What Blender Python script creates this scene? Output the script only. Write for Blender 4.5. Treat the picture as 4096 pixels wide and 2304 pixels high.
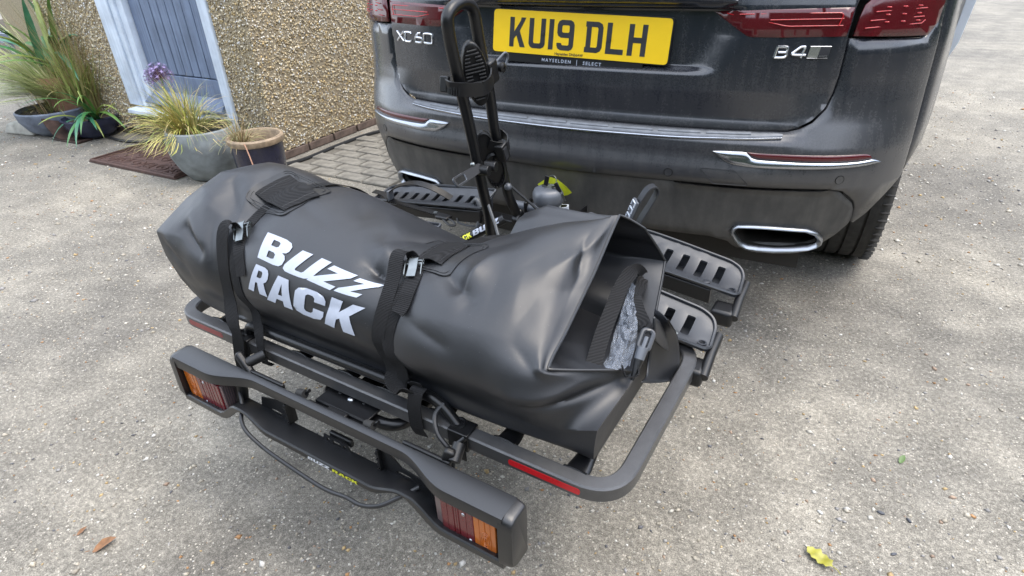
import bpy, bmesh, math, random
import numpy as np
from mathutils import Vector, Matrix, Euler
from mathutils.geometry import delaunay_2d_cdt

for o in list(bpy.data.objects):
    bpy.data.objects.remove(o, do_unlink=True)
scene = bpy.context.scene
COL = scene.collection
PI = math.pi
R = math.radians

# ------------------------------------------------------------------ camera
cam_d = bpy.data.cameras.new('camera')
cam = bpy.data.objects.new('camera', cam_d)
COL.objects.link(cam)
cam_d.sensor_fit = 'HORIZONTAL'
cam_d.sensor_width = 36.0
cam_d.lens = 36.0 * 2407.6 / 4096
cam_d.clip_start = 0.02
cam_d.clip_end = 400
cam_m = Matrix.Rotation(R(26.9969), 3, 'Z') @ Matrix.Rotation(R(59.2694), 3, 'X') @ Matrix.Rotation(R(-2.1749), 3, 'Z')
cam.matrix_world = Matrix.Translation((0.6295, -1.6628, 1.1801)) @ cam_m.to_4x4()
scene.camera = cam

# ------------------------------------------------------------------ world, sun, exposure
SUN_EL, SUN_AZ = R(68), R(75)      # azimuth measured clockwise from +Y
world = bpy.data.worlds.new('World')
scene.world = world
world.use_nodes = True
wn = world.node_tree
for n in list(wn.nodes):
    wn.nodes.remove(n)
w_out = wn.nodes.new('ShaderNodeOutputWorld')
w_bg = wn.nodes.new('ShaderNodeBackground')
w_sky = wn.nodes.new('ShaderNodeTexSky')
w_sky.sky_type = 'NISHITA'
w_sky.sun_disc = False
w_sky.sun_elevation = SUN_EL
w_sky.sun_rotation = SUN_AZ
w_sky.air_density = 1.0
w_sky.dust_density = 2.5
w_sky.ozone_density = 1.0
w_tc = wn.nodes.new('ShaderNodeTexCoord')
w_no = wn.nodes.new('ShaderNodeTexNoise')
w_no.inputs['Scale'].default_value = 2.2
w_no.inputs['Detail'].default_value = 5
w_no.inputs['Roughness'].default_value = 0.55
w_cr = wn.nodes.new('ShaderNodeValToRGB')
w_cr.color_ramp.elements[0].position = 0.36
w_cr.color_ramp.elements[0].color = (0.12, 0.12, 0.12, 1)
w_cr.color_ramp.elements[1].position = 0.62
w_cr.color_ramp.elements[1].color = (0.85, 0.85, 0.85, 1)
w_mix = wn.nodes.new('ShaderNodeMixRGB')
w_mix.inputs['Color2'].default_value = (8.1, 8.7, 9.7, 1)
wn.links.new(w_tc.outputs['Generated'], w_no.inputs['Vector'])
wn.links.new(w_no.outputs['Fac'], w_cr.inputs['Fac'])
wn.links.new(w_cr.outputs['Color'], w_mix.inputs['Fac'])
wn.links.new(w_sky.outputs['Color'], w_mix.inputs['Color1'])
wn.links.new(w_mix.outputs['Color'], w_bg.inputs['Color'])
w_bg.inputs['Strength'].default_value = 0.15
wn.links.new(w_bg.outputs['Background'], w_out.inputs['Surface'])

sun_d = bpy.data.lights.new('sun', 'SUN')
sun_d.energy = 0.9
sun_d.angle = R(35)
sun_d.color = (1.0, 0.92, 0.8)
sun = bpy.data.objects.new('sun', sun_d)
COL.objects.link(sun)
sd = Vector((math.sin(SUN_AZ) * math.cos(SUN_EL), math.cos(SUN_AZ) * math.cos(SUN_EL), math.sin(SUN_EL)))
sun.rotation_euler = (-sd).to_track_quat('-Z', 'Y').to_euler()
sun.location = (0, 0, 8)

scene.view_settings.view_transform = 'Standard'
scene.view_settings.look = 'None'
scene.view_settings.exposure = 1.42
scene.view_settings.gamma = 1
scene.view_settings.use_curve_mapping = False
scene.render.engine = 'CYCLES'
scene.cycles.max_bounces = 8
scene.cycles.transparent_max_bounces = 12

# ------------------------------------------------------------------ materials
MATS = {}
class NT:
    def __init__(s, name):
        s.m = bpy.data.materials.new(name)
        s.m.use_nodes = True
        s.t = s.m.node_tree
        s.p = s.t.nodes['Principled BSDF']
        s.tc = None
    def n(s, typ, **kw):
        nd = s.t.nodes.new(typ)
        for k, v in kw.items():
            if k in nd.inputs: nd.inputs[k].default_value = v
            else: setattr(nd, k, v)
        return nd
    def l(s, a, b): s.t.links.new(a, b)
    def obj(s):
        if not s.tc: s.tc = s.n('ShaderNodeTexCoord')
        return s.tc.outputs['Object']
    def mapping(s, scale):
        mp = s.n('ShaderNodeMapping')
        mp.inputs['Scale'].default_value = scale
        s.l(s.obj(), mp.inputs['Vector'])
        return mp.outputs['Vector']
    def noise(s, scale, detail=4, rough=0.55, vec=None):
        nd = s.n('ShaderNodeTexNoise', Scale=scale, Detail=detail, Roughness=rough)
        s.l(vec if vec is not None else s.obj(), nd.inputs['Vector'])
        return nd.outputs['Fac']
    def ramp(s, fac, stops):
        cr = s.n('ShaderNodeValToRGB')
        e = cr.color_ramp.elements
        while len(e) < len(stops): e.new(0.5)
        for i, (p, c) in enumerate(stops):
            e[i].position = p
            e[i].color = (c[0], c[1], c[2], 1) if not isinstance(c, (int, float)) else (c, c, c, 1)
        s.l(fac, cr.inputs['Fac'])
        return cr.outputs['Color']
    def mix(s, fac, a, b, mode='MIX'):
        mx = s.n('ShaderNodeMixRGB', blend_type=mode)
        for v, i in ((fac, 'Fac'), (a, 'Color1'), (b, 'Color2')):
            if isinstance(v, (int, float)): mx.inputs[i].default_value = v
            elif isinstance(v, tuple): mx.inputs[i].default_value = (v[0], v[1], v[2], 1)
            else: s.l(v, mx.inputs[i])
        return mx.outputs['Color']
    def bump(s, h, strength=0.3, dist=0.002, prev=None):
        b = s.n('ShaderNodeBump', Strength=strength, Distance=dist)
        s.l(h, b.inputs['Height'])
        if prev is not None: s.l(prev, b.inputs['Normal'])
        return b.outputs['Normal']
    def set(s, **kw):
        for k, v in kw.items():
            k = k.replace('_', ' ')
            i = s.p.inputs[k]
            if isinstance(v, (int, float)): i.default_value = v
            elif isinstance(v, tuple): i.default_value = (v[0], v[1], v[2], 1) if len(v) == 3 else v
            else: s.l(v, i)

def plain(name, col, rough=0.5, metal=0.0, var=0.12, nscale=30, bump=0.0, bscale=300, coat=0.0, spec=0.5):
    if name in ('board_plastic', 'tray_plastic', 'frame_black', 'grey_plastic'): spec = 0.8
    t = NT(name)
    f = t.noise(nscale, 4)
    lo = tuple(c * (1 - var) for c in col); hi = tuple(min(1, c * (1 + var)) for c in col)
    t.set(Base_Color=t.ramp(f, [(0.3, lo), (0.7, hi)]), Roughness=rough, Metallic=metal, Coat_Weight=coat)
    t.p.inputs['Specular IOR Level'].default_value = spec
    if bump:
        t.set(Normal=t.bump(t.noise(bscale, 3), bump, 0.001))
    MATS[name] = t.m
    return t.m

def attr_mat(name, rough=0.8, attr='col', bump=0.0, bscale=400, trans=0.0):
    t = NT(name)
    a = t.n('ShaderNodeAttribute', attribute_name=attr)
    f = t.noise(bscale * 0.4, 3)
    c = t.mix(1.0, a.outputs['Color'], t.ramp(f, [(0.3, 0.8), (0.7, 1.12)]), 'MULTIPLY')
    t.set(Base_Color=c, Roughness=rough)
    if bump: t.set(Normal=t.bump(t.noise(bscale, 3), bump, 0.001))
    if trans:
        t.p.inputs['Subsurface Weight'].default_value = trans
        t.p.inputs['Subsurface Radius'].default_value = (0.004, 0.006, 0.002)
    MATS[name] = t.m
    return t.m

def make_concrete():
    t = NT('concrete')
    big = t.noise(0.85, 6, 0.62)
    mid = t.noise(7, 6, 0.65)
    fine = t.noise(85, 6, 0.75)
    vfine = t.noise(330, 3, 0.7)
    c1 = t.ramp(mid, [(0.3, (0.115, 0.106, 0.09)), (0.5, (0.2, 0.186, 0.158)), (0.7, (0.36, 0.335, 0.285))])
    c2 = t.ramp(fine, [(0.34, (0.075, 0.07, 0.06)), (0.5, (0.215, 0.2, 0.17)), (0.66, (0.48, 0.45, 0.385))])
    c = t.mix(0.55, c1, c2)
    c = t.mix(1.0, c, t.ramp(big, [(0.36, (.70, .70, .71)), (0.5, (.97, .965, .955)), (0.64, (1.28, 1.26, 1.22))]), 'MULTIPLY')
    c = t.mix(1.0, c, t.ramp(vfine, [(0.35, 0.5), (0.65, 1.42)]), 'MULTIPLY')
    vo = t.n('ShaderNodeTexVoronoi', Scale=95.0, Randomness=1.0)
    t.l(t.obj(), vo.inputs['Vector'])
    spk = t.ramp(vo.outputs['Distance'], [(0.16, 1.0), (0.24, 0.0)])
    sel = t.ramp(t.noise(38, 2), [(0.48, 0.0), (0.56, 1.0)])
    c = t.mix(t.mix(1.0, spk, sel, 'MULTIPLY'), c, (0.5, 0.46, 0.39))
    t.set(Base_Color=c, Roughness=0.92)
    n1 = t.bump(fine, 0.55, 0.004)
    n2 = t.bump(vfine, 0.6, 0.0015, n1)
    t.set(Normal=n2)
    MATS['concrete'] = t.m

def make_paint():
    t = NT('car_paint')
    streak = t.noise(1.0, 4, 0.6, t.mapping((42, 42, 5)))
    dirt = t.noise(5, 5, 0.65)
    speck = t.noise(190, 3, 0.6)
    geo = t.n('ShaderNodeSeparateXYZ'); t.l(t.obj(), geo.inputs[0])
    low = t.n('ShaderNodeMapRange'); t.l(geo.outputs['Z'], low.inputs['Value'])
    low.inputs['From Min'].default_value = 0.95; low.inputs['From Max'].default_value = 0.3
    low.inputs['To Min'].default_value = 0.02; low.inputs['To Max'].default_value = 0.34
    a = t.mix(1.0, t.ramp(streak, [(0.38, 0.15), (0.75, 0.85)]), t.ramp(dirt, [(0.35, 0.25), (0.7, 1.0)]), 'MULTIPLY')
    a = t.mix(1.0, a, t.ramp(speck, [(0.4, 0.4), (0.65, 1.3)]), 'MULTIPLY')
    ad = t.n('ShaderNodeMath', operation='MULTIPLY_ADD'); t.l(a, ad.inputs[0]); ad.inputs[1].default_value = 0.3
    t.l(low.outputs[0], ad.inputs[2]); ad.use_clamp = True
    dust = ad.outputs[0]
    t.set(Base_Color=t.mix(dust, (0.009, 0.012, 0.020), (0.14, 0.134, 0.124)))
    t.set(Roughness=t.ramp(dust, [(0.0, 0.16), (0.5, 0.6)]), Metallic=0.0, Coat_Weight=0.9, Coat_Roughness=t.ramp(dust, [(0.0, 0.08), (0.45, 0.5)]))
    MATS['car_paint'] = t.m
    t = NT('cladding')
    streak = t.noise(1.0, 4, 0.6, t.mapping((22, 22, 6)))
    dirt = t.noise(9, 5, 0.7)
    d = t.mix(1.0, t.ramp(streak, [(0.3, 0.28), (0.75, 0.72)]), t.ramp(dirt, [(0.3, 0.5), (0.7, 1.0)]), 'MULTIPLY')
    t.set(Base_Color=t.mix(d, (0.016, 0.017, 0.019), (0.15, 0.142, 0.128)), Roughness=0.55)
    MATS['cladding'] = t.m

def make_bag():
    t = NT('bag_fabric')
    wv = t.n('ShaderNodeTexWave', Scale=170.0, Distortion=0.0); wv.bands_direction = 'X'
    t.l(t.obj(), wv.inputs['Vector'])
    f = t.noise(14, 4)
    sp = t.noise(420, 2)
    c = t.ramp(f, [(0.3, (0.0065, 0.0075, 0.010)), (0.7, (0.010, 0.0112, 0.0145))])
    c = t.mix(t.ramp(sp, [(0.76, 0.0), (0.79, 0.6)]), c, (0.4, 0.4, 0.4))
    t.set(Base_Color=c, Roughness=t.ramp(f, [(0.3, 0.43), (0.7, 0.49)]))
    t.p.inputs['Specular IOR Level'].default_value = 0.78
    n1 = t.bump(wv.outputs['Fac'], 0.05, 0.0006)
    n2 = t.bump(t.noise(26, 3), 0.12, 0.004, n1)
    t.set(Normal=n2)
    MATS['bag_fabric'] = t.m
    t = NT('webbing')
    wv = t.n('ShaderNodeTexWave', Scale=150.0, Distortion=0.4); wv.bands_direction = 'Z'
    t.l(t.obj(), wv.inputs['Vector'])
    t.set(Base_Color=t.mix(wv.outputs['Fac'], (0.003, 0.003, 0.0035), (0.012, 0.0122, 0.0135)), Roughness=0.7,
          Normal=t.bump(wv.outputs['Fac'], 0.6, 0.0012))
    t.p.inputs['Specular IOR Level'].default_value = 0.25
    MATS['webbing'] = t.m
    t = NT('clear_film')
    t.set(Base_Color=(0.5, 0.56, 0.66), Roughness=0.1, Alpha=0.3)
    t.p.inputs['Specular IOR Level'].default_value = 1.0
    t.set(Normal=t.bump(t.noise(60, 5, 0.7), 0.8, 0.01))
    MATS['clear_film'] = t.m

def make_lens(name, col):
    t = NT(name)
    f = t.noise(420, 3, 0.6); g = t.noise(40, 4)
    d = t.mix(1.0, t.ramp(f, [(0.5, 0.0), (0.8, 0.10)]), t.ramp(g, [(0.3, 0.3), (0.7, 1.0)]), 'MULTIPLY')
    t.set(Base_Color=t.mix(d, col, (0.3, 0.25, 0.22)), Roughness=0.2, Coat_Weight=0.25, Coat_Roughness=0.04)
    t.p.inputs['Specular IOR Level'].default_value = 0.7
    MATS[name] = t.m

def make_wood(name, a, b):
    t = NT(name)
    g = t.noise(1.0, 5, 0.65, t.mapping((70, 20, 2.5)))
    w = t.noise(6, 4, 0.6)
    c = t.mix(1.0, t.ramp(g, [(0.3, a), (0.7, b)]), t.ramp(w, [(0.3, 0.8), (0.7, 1.15)]), 'MULTIPLY')
    t.set(Base_Color=c, Roughness=0.6, Normal=t.bump(g, 0.2, 0.002))
    MATS[name] = t.m

make_concrete()
make_paint()
make_bag()
make_lens('tail_red', (0.075, 0.002, 0.006))
make_lens('tail_red_bright', (0.45, 0.01, 0.016))
make_lens('lens_red', (0.13, 0.002, 0.007))
make_lens('lens_amber', (0.5, 0.125, 0.006))
make_lens('lens_clear', (0.14, 0.1, 0.1))
make_wood('door_paint', (0.11, 0.145, 0.22), (0.18, 0.235, 0.34))
make_wood('frame_paint', (0.5, 0.58, 0.68), (0.66, 0.73, 0.82))
plain('black_steel', (0.005, 0.0052, 0.006), 0.32, 0, 0.1, 30, 0.18, 700)
plain('black_plastic', (0.006, 0.0062, 0.007), 0.4, 0, 0.1, 30, 0.25, 900)
plain('grey_plastic', (0.085, 0.095, 0.112), 0.42, 0, 0.1, 30, 0.15, 800)
plain('board_plastic', (0.009, 0.0095, 0.011), 0.36, 0, 0.08, 30, 0.12, 900)
plain('tray_plastic', (0.026, 0.029, 0.035), 0.38, 0, 0.1, 30, 0.12, 900)
plain('rubber', (0.02, 0.02, 0.02), 0.75, 0, 0.25, 60, 0.3, 300)
plain('tyre_rubber', (0.035, 0.034, 0.032), 0.85, 0, 0.35, 40, 0.3, 200)
plain('chrome', (0.4, 0.42, 0.46), 0.22, 1.0, 0.06, 40)
plain('satin_silver', (0.42, 0.44, 0.47), 0.34, 1.0, 0.1, 25)
plain('step_metal', (0.17, 0.18, 0.195), 0.5, 0.6, 0.2, 30)
plain('badge_chrome', (0.8, 0.82, 0.86), 0.25, 1.0, 0.06, 40)
plain('zinc', (0.25, 0.27, 0.27), 0.36, 1.0, 0.12, 60)
plain('exhaust_dark', (0.02, 0.018, 0.016), 0.7)
plain('plate_yellow', (0.86, 0.56, 0.012), 0.38, 0, 0.05, 12)
plain('plate_black', (0.025, 0.026, 0.03), 0.45, 0, 0.3, 40)
plain('print_white', (0.40, 0.44, 0.52), 0.5, 0, 0.05, 60)
plain('print_yellow', (0.72, 0.74, 0.04), 0.5, 0, 0.05, 60)
plain('reflector_red', (0.52, 0.012, 0.018), 0.3, 0, 0.12, 150, 0.1, 900)
plain('reflector_worn', (0.3, 0.07, 0.065), 0.5, 0, 0.12, 150)
plain('tag_yellow', (0.75, 0.82, 0.03), 0.5, 0, 0.06, 60)
plain('glass_dark', (0.01, 0.012, 0.014), 0.05, 0, 0.1, 20)
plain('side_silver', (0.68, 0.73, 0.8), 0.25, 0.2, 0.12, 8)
plain('render_backing', (0.3, 0.25, 0.17), 0.95, 0, 0.3, 90, 0.6, 200)
plain('brick_red', (0.13, 0.095, 0.078), 0.9, 0, 0.35, 25, 0.5, 120)
plain('mortar', (0.13, 0.12, 0.1), 0.95, 0, 0.25, 60, 0.5, 200)
plain('paver_grey', (0.19, 0.178, 0.152), 0.92, 0, 0.32, 28, 0.5, 160)
plain('pot_grey', (0.2, 0.225, 0.235), 0.75, 0, 0.3, 14, 0.25, 120)
plain('pot_navy', (0.008, 0.009, 0.03), 0.18, 0, 0.3, 20, 0, 100, 0.5)
plain('pot_rim', (0.3, 0.225, 0.15), 0.6, 0, 0.3, 35, 0.2, 150)
plain('terracotta', (0.36, 0.2, 0.13), 0.85, 0, 0.2, 30, 0.2, 150)
plain('soil', (0.05, 0.035, 0.022), 0.95, 0, 0.5, 60, 0.7, 120)
plain('mat_brown', (0.09, 0.05, 0.04), 0.75, 0, 0.25, 40, 0.3, 200)
plain('slate_blue', (0.16, 0.19, 0.25), 0.6, 0, 0.35, 12, 0.3, 60)
plain('stone_pale', (0.4, 0.39, 0.35), 0.9, 0, 0.25, 20, 0.4, 100)
plain('stone_white', (0.55, 0.5, 0.47), 0.8, 0, 0.15, 10, 0.2, 60)
plain('rust_iron', (0.06, 0.035, 0.028), 0.7, 0.3, 0.5, 25, 0.4, 120)
plain('glazed_blue', (0.03, 0.035, 0.07), 0.25, 0, 0.3, 15)
plain('cable_black', (0.018, 0.019, 0.021), 0.4)
plain('cable_grey', (0.09, 0.095, 0.1), 0.45)
plain('flint_dark', (0.07, 0.075, 0.09), 0.5, 0, 0.3, 60)
plain('flint_pale', (0.55, 0.55, 0.53), 0.6, 0, 0.15, 60)
attr_mat('pebble', 0.75)
attr_mat('dash_pebble', 0.8)
attr_mat('leaf_blade', 0.5, trans=0.0)
attr_mat('petal', 0.6)

# ------------------------------------------------------------------ mesh helpers
def V(*a): return Vector(a)

class MB:
    def __init__(s):
        s.v = []; s.f = []; s.col = None
    def add(s, vs, fs):
        o = len(s.v)
        s.v += [tuple(p) for p in vs]
        s.f += [tuple(i + o for i in f) for f in fs]
        return s
    def box(s, c, d, M=None):
        x, y, z = d[0] / 2, d[1] / 2, d[2] / 2
        vs = [Vector((a * x, b * y, e * z)) for e in (-1, 1) for b in (-1, 1) for a in (-1, 1)]
        if M is not None: vs = [M @ q for q in vs]
        vs = [q + Vector(c) for q in vs]
        return s.add(vs, [(0, 2, 3, 1), (4, 5, 7, 6), (0, 1, 5, 4), (2, 6, 7, 3), (0, 4, 6, 2), (1, 3, 7, 5)])
    def box2(s, a, b):
        return s.box([(p + q) / 2 for p, q in zip(a, b)], [abs(q - p) for p, q in zip(a, b)])
    def loft(s, rings, close=True, caps=True):
        n = len(rings[0]); o = len(s.v)
        for r in rings: s.v += [tuple(p) for p in r]
        m = n if close else n - 1
        for i in range(len(rings) - 1):
            for j in range(m):
                a = o + i * n + j; b = o + i * n + (j + 1) % n
                s.f.append((a, b, b + n, a + n))
        if caps and close:
            s.f.append(tuple(o + j for j in reversed(range(n))))
            s.f.append(tuple(o + (len(rings) - 1) * n + j for j in range(n)))
        return s
    def sweep(s, path, prof, up=(0, 0, 1), closed=False, caps=True, scales=None):
        """prof: 2-D points (a along side, b along up)"""
        P = [Vector(p) for p in path]; n = len(P); rings = []
        up = Vector(up); prev = None
        for i in range(n):
            if closed: t = P[(i + 1) % n] - P[i - 1]
            else: t = P[min(i + 1, n - 1)] - P[max(i - 1, 0)]
            t.normalize()
            if prev is None:
                u = up - t * up.dot(t)
                if u.length < 1e-4: u = Vector((1, 0, 0)) - t * t.x
            else:
                u = prev - t * prev.dot(t)
            u.normalize(); prev = u.copy()
            sd = t.cross(u)
            k = scales[i] if scales else 1.0
            rings.append([P[i] + sd * a * k + u * b * k for a, b in prof])
        if closed: rings.append(rings[0])
        return s.loft(rings, True, caps and not closed)
    def tube(s, path, r, n=10, closed=False, scales=None, caps=True):
        prof = [(math.cos(2 * PI * k / n) * r, math.sin(2 * PI * k / n) * r) for k in range(n)]
        return s.sweep(path, prof, (0.13, 0.21, 0.97), closed, caps, scales)
    def lathe(s, c, prof, n=32, axis='Z'):
        rings = []
        for r, z in prof:
            ring = []
            for k in range(n):
                a = 2 * PI * k / n; x, y = r * math.cos(a), r * math.sin(a)
                p = {'Z': (x, y, z), 'X': (z, x, y), 'Y': (y, z, x)}[axis]
                ring.append(Vector(p) + Vector(c))
            rings.append(ring)
        return s.loft(rings, True, False)
    def cyl(s, a, b, r, n=14, r2=None):
        a = Vector(a); b = Vector(b)
        t = (b - a).normalized()
        u = Vector((0, 0, 1)) if abs(t.z) < 0.9 else Vector((1, 0, 0))
        u = (u - t * u.dot(t)).normalized(); w = t.cross(u)
        r2 = r if r2 is None else r2
        f = lambda c, q: [c + (u * math.cos(2 * PI * k / n) + w * math.sin(2 * PI * k / n)) * q for k in range(n)]
        return s.loft([f(a, r), f(b, r2)])
    def ball(s, c, r, n=10):
        if isinstance(r, (int, float)): r = (r, r, r)
        rings = []
        for i in range(1, n):
            th = PI * i / n
            rings.append([Vector((c[0] + r[0] * math.sin(th) * math.cos(2 * PI * k / (2 * n)), c[1] + r[1] * math.sin(th) * math.sin(2 * PI * k / (2 * n)), c[2] - r[2] * math.cos(th))) for k in range(2 * n)])
        return s.loft(rings)
    def ribbon(s, pts, wdir, w, th=0.0016):
        """flat strap: pts centres, wdir constant or list, w width"""
        P = [Vector(p) for p in pts]; n = len(P); rings = []
        for i in range(n):
            t = (P[min(i + 1, n - 1)] - P[max(i - 1, 0)]).normalized()
            d = Vector(wdir[i]) if isinstance(wdir, list) else Vector(wdir)
            d = (d - t * d.dot(t)).normalized()
            nn = t.cross(d)
            ww = w[i] if isinstance(w, list) else w
            rings.append([P[i] - d * ww / 2 - nn * th / 2, P[i] + d * ww / 2 - nn * th / 2, P[i] + d * ww / 2 + nn * th / 2, P[i] - d * ww / 2 + nn * th / 2])
        return s.loft(rings)
    def build(s, name, mat, parent=None, smooth=None, bevel=0.0, seg=2, sub=0, M=None, cols=None, kind=None, wn=False):
        me = bpy.data.meshes.new(name)
        vs = s.v if M is None else [tuple(M @ Vector(p)) for p in s.v]
        me.from_pydata(vs, [], s.f)
        bm = bmesh.new(); bm.from_mesh(me)
        if cols is None and not getattr(s, 'oriented', False):
            bmesh.ops.recalc_face_normals(bm, faces=bm.faces)
        bm.to_mesh(me); bm.free()
        if cols is not None:
            at = me.color_attributes.new('col', 'FLOAT_COLOR', 'POINT')
            at.data.foreach_set('color', np.asarray(cols, dtype=np.float32).ravel())
        if mat: me.materials.append(MATS[mat] if isinstance(mat, str) else mat)
        o = bpy.data.objects.new(name, me)
        COL.objects.link(o)
        if parent: o.parent = parent
        if bevel:
            md = o.modifiers.new('bevel', 'BEVEL'); md.width = bevel; md.segments = seg
            md.limit_method = 'ANGLE'; md.angle_limit = R(38); md.harden_normals = False
        if sub:
            md = o.modifiers.new('sub', 'SUBSURF'); md.levels = sub; md.render_levels = sub
        if smooth is None: smooth = 40 if not bevel else 70
        if smooth:
            me.shade_smooth() if hasattr(me, 'shade_smooth') else None
            for p in me.polygons: p.use_smooth = True
            if smooth < 180:
                try: me.set_sharp_from_angle(angle=R(smooth))
                except Exception: pass
        if getattr(s, 'nrm', None):
            me.normals_split_custom_set_from_vertices([tuple(q) for q in s.nrm])
        if kind: o['kind'] = kind
        return o

def tag(o, label, cat, group=None, kind=None):
    o['label'] = label; o['category'] = cat
    if group: o['group'] = group
    if kind: o['kind'] = kind
    return o
def thing(name, label, cat, loc=(0, 0, 0), rz=0.0, group=None):
    o = bpy.data.objects.new(name, None)
    COL.objects.link(o); o.location = loc; o.rotation_euler = (0, 0, rz)
    o.empty_display_size = 0.05
    return tag(o, label, cat, group)
def sub_empty(name, parent):
    o = bpy.data.objects.new(name, None); COL.objects.link(o); o.parent = parent; o.empty_display_size = 0.03
    return o
def smooth_path(pts, n=8, closed=False):
    P = [Vector(p) for p in pts]; out = []
    m = len(P)
    rng = range(m) if closed else range(m - 1)
    for i in rng:
        if closed: a, b, c, d = P[i - 1], P[i], P[(i + 1) % m], P[(i + 2) % m]
        else:
            b, c = P[i], P[i + 1]
            a = P[i - 1] if i else 2 * b - c
            d = P[i + 2] if i + 2 < m else 2 * c - b
        for k in range(n):
            t = k / n
            out.append(0.5 * ((2 * b) + (c - a) * t + (2 * a - 5 * b + 4 * c - d) * t * t + (3 * b - a - 3 * c + d) * t ** 3))
    if not closed: out.append(P[-1])
    return out
def round_path(pts, r, n=6, closed=False):
    """polyline with filleted corners"""
    P = [Vector(p) for p in pts]; m = len(P); out = []
    rr = r if isinstance(r, (list, tuple)) else [r] * m
    for i in range(m):
        if not closed and i in (0, m - 1): out.append(P[i]); continue
        a = (P[i - 1] - P[i]); b = (P[(i + 1) % m] - P[i])
        q = min(rr[i], a.length * .49, b.length * .49)
        A = P[i] + a.normalized() * q; B = P[i] + b.normalized() * q
        for k in range(n + 1):
            t = k / n
            out.append(A * (1 - t) ** 2 + P[i] * 2 * t * (1 - t) + B * t * t)
    return out

def cdt(outline, holes=(), res=None, zrows=None):
    """triangulate a 2-D polygon with holes and interior points; returns pts, tris, boundary loops (index lists)"""
    def inside(p, poly):
        c = False; j = len(poly) - 1
        for i in range(len(poly)):
            if (poly[i][1] > p[1]) != (poly[j][1] > p[1]) and p[0] < (poly[j][0] - poly[i][0]) * (p[1] - poly[i][1]) / (poly[j][1] - poly[i][1]) + poly[i][0]:
                c = not c
            j = i
        return c
    pts = []; edges = []
    if res:
        rr = min(res) if isinstance(res, tuple) else res
        def dens(lp):
            out = []
            for i in range(len(lp)):
                a, b = lp[i], lp[(i + 1) % len(lp)]
                k = max(1, int(math.hypot(b[0] - a[0], b[1] - a[1]) / rr))
                out += [(a[0] + (b[0] - a[0]) * t / k, a[1] + (b[1] - a[1]) * t / k) for t in range(k)]
            return out
        outline = dens(outline); holes = [dens(h) for h in holes]
    for lp in [outline] + list(holes):
        o = len(pts); pts += [Vector((p[0], p[1])) for p in lp]
        edges += [(o + i, o + (i + 1) % len(lp)) for i in range(len(lp))]
    nb = len(pts)
    if res:
        rx, ry = res if isinstance(res, tuple) else (res, res)
        xs = [p[0] for p in outline]; ys = [p[1] for p in outline]
        ys_l = zrows if zrows is not None else np.arange(min(ys) + ry / 2, max(ys), ry)
        B = np.array([[p[0], p[1]] for p in pts[:nb]])
        for y in ys_l:
            for x in np.arange(min(xs) + rx / 2, max(xs), rx):
                if inside((x, y), outline) and not any(inside((x, y), h) for h in holes):
                    if np.min((B[:, 0] - x) ** 2 + (B[:, 1] - y) ** 2) > (min(rx, ry) * 0.55) ** 2:
                        pts.append(Vector((x, y)))
    r = delaunay_2d_cdt(pts, edges, [], 0, 1e-6)
    vs, fs = r[0], r[2]
    out = []
    for f in fs:
        cx = sum(vs[i][0] for i in f) / len(f); cy = sum(vs[i][1] for i in f) / len(f)
        if inside((cx, cy), outline) and not any(inside((cx, cy), h) for h in holes): out.append(tuple(f))
    return [tuple(v) for v in vs], out

def plate(mapf, outline, holes=(), th=0.004, res=None, zrows=None, rnd=0.0, soft=False):
    """curved plate: mapf(a,b,h) -> 3-D point, h = height above the base surface; rim closed down to h=0"""
    vs, fs = cdt(outline, holes, res, zrows)
    m = MB()
    ec = {}
    for f in fs:
        for i in range(len(f)):
            e = (f[i], f[(i + 1) % len(f)]); k = tuple(sorted(e)); ec[k] = ec.get(k, []) + [(e, f)]
    bd = [v[0] for v in ec.values() if len(v) == 1]
    bset = {i for e, f in bd for i in e}
    top = [Vector(mapf(v[0], v[1], th - (rnd if i in bset else 0))) for i, v in enumerate(vs)]
    up = [(Vector(mapf(v[0], v[1], th + .002)) - Vector(mapf(v[0], v[1], th))).normalized() for v in vs]
    out = {}
    ff = []
    for f in fs:
        n = (top[f[1]] - top[f[0]]).cross(top[f[2]] - top[f[0]])
        ff.append(f if n.dot(up[f[0]]) > 0 else tuple(reversed(f)))
    m.add(top, ff)
    idx = {}; vv = []; rf = []
    for (a, b), f in bd:
        c = [i for i in f if i not in (a, b)][0]
        e = (top[b] - top[a]); o = e.cross(up[a])
        if o.length == 0: continue
        o.normalize()
        if o.dot(top[a] - top[c]) < 0: o = -o
        for q in (a, b): out[q] = out.get(q, Vector()) + o
        for q in (a, b):
            if q not in idx:
                idx[q] = len(vv); vv.append(top[q].copy()); vv.append(Vector(mapf(vs[q][0], vs[q][1], 0)))
        q4 = (idx[a], idx[a] + 1, idx[b] + 1, idx[b])
        n = (vv[q4[1]] - vv[q4[0]]).cross(vv[q4[2]] - vv[q4[0]])
        rf.append(q4 if n.dot(o) > 0 else tuple(reversed(q4)))
    m.add(vv, rf)
    m.oriented = True
    if soft:
        nr = []
        for i in range(len(vs)):
            n = up[i].copy()
            if i in out: n = (n + out[i].normalized() * .75).normalized()
            nr.append(n)
        rn = [None] * len(vv)
        for q, k in idx.items():
            o = out[q].normalized(); rn[k] = (up[q] + o * .9).normalized(); rn[k + 1] = (o + up[q] * .1).normalized()
        m.nrm = nr + rn
    return m

def inset_rounded(pts, r, n=5):
    return [(p.x, p.y) for p in round_path([(a, b, 0) for a, b in pts], r, n, True)]

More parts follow.
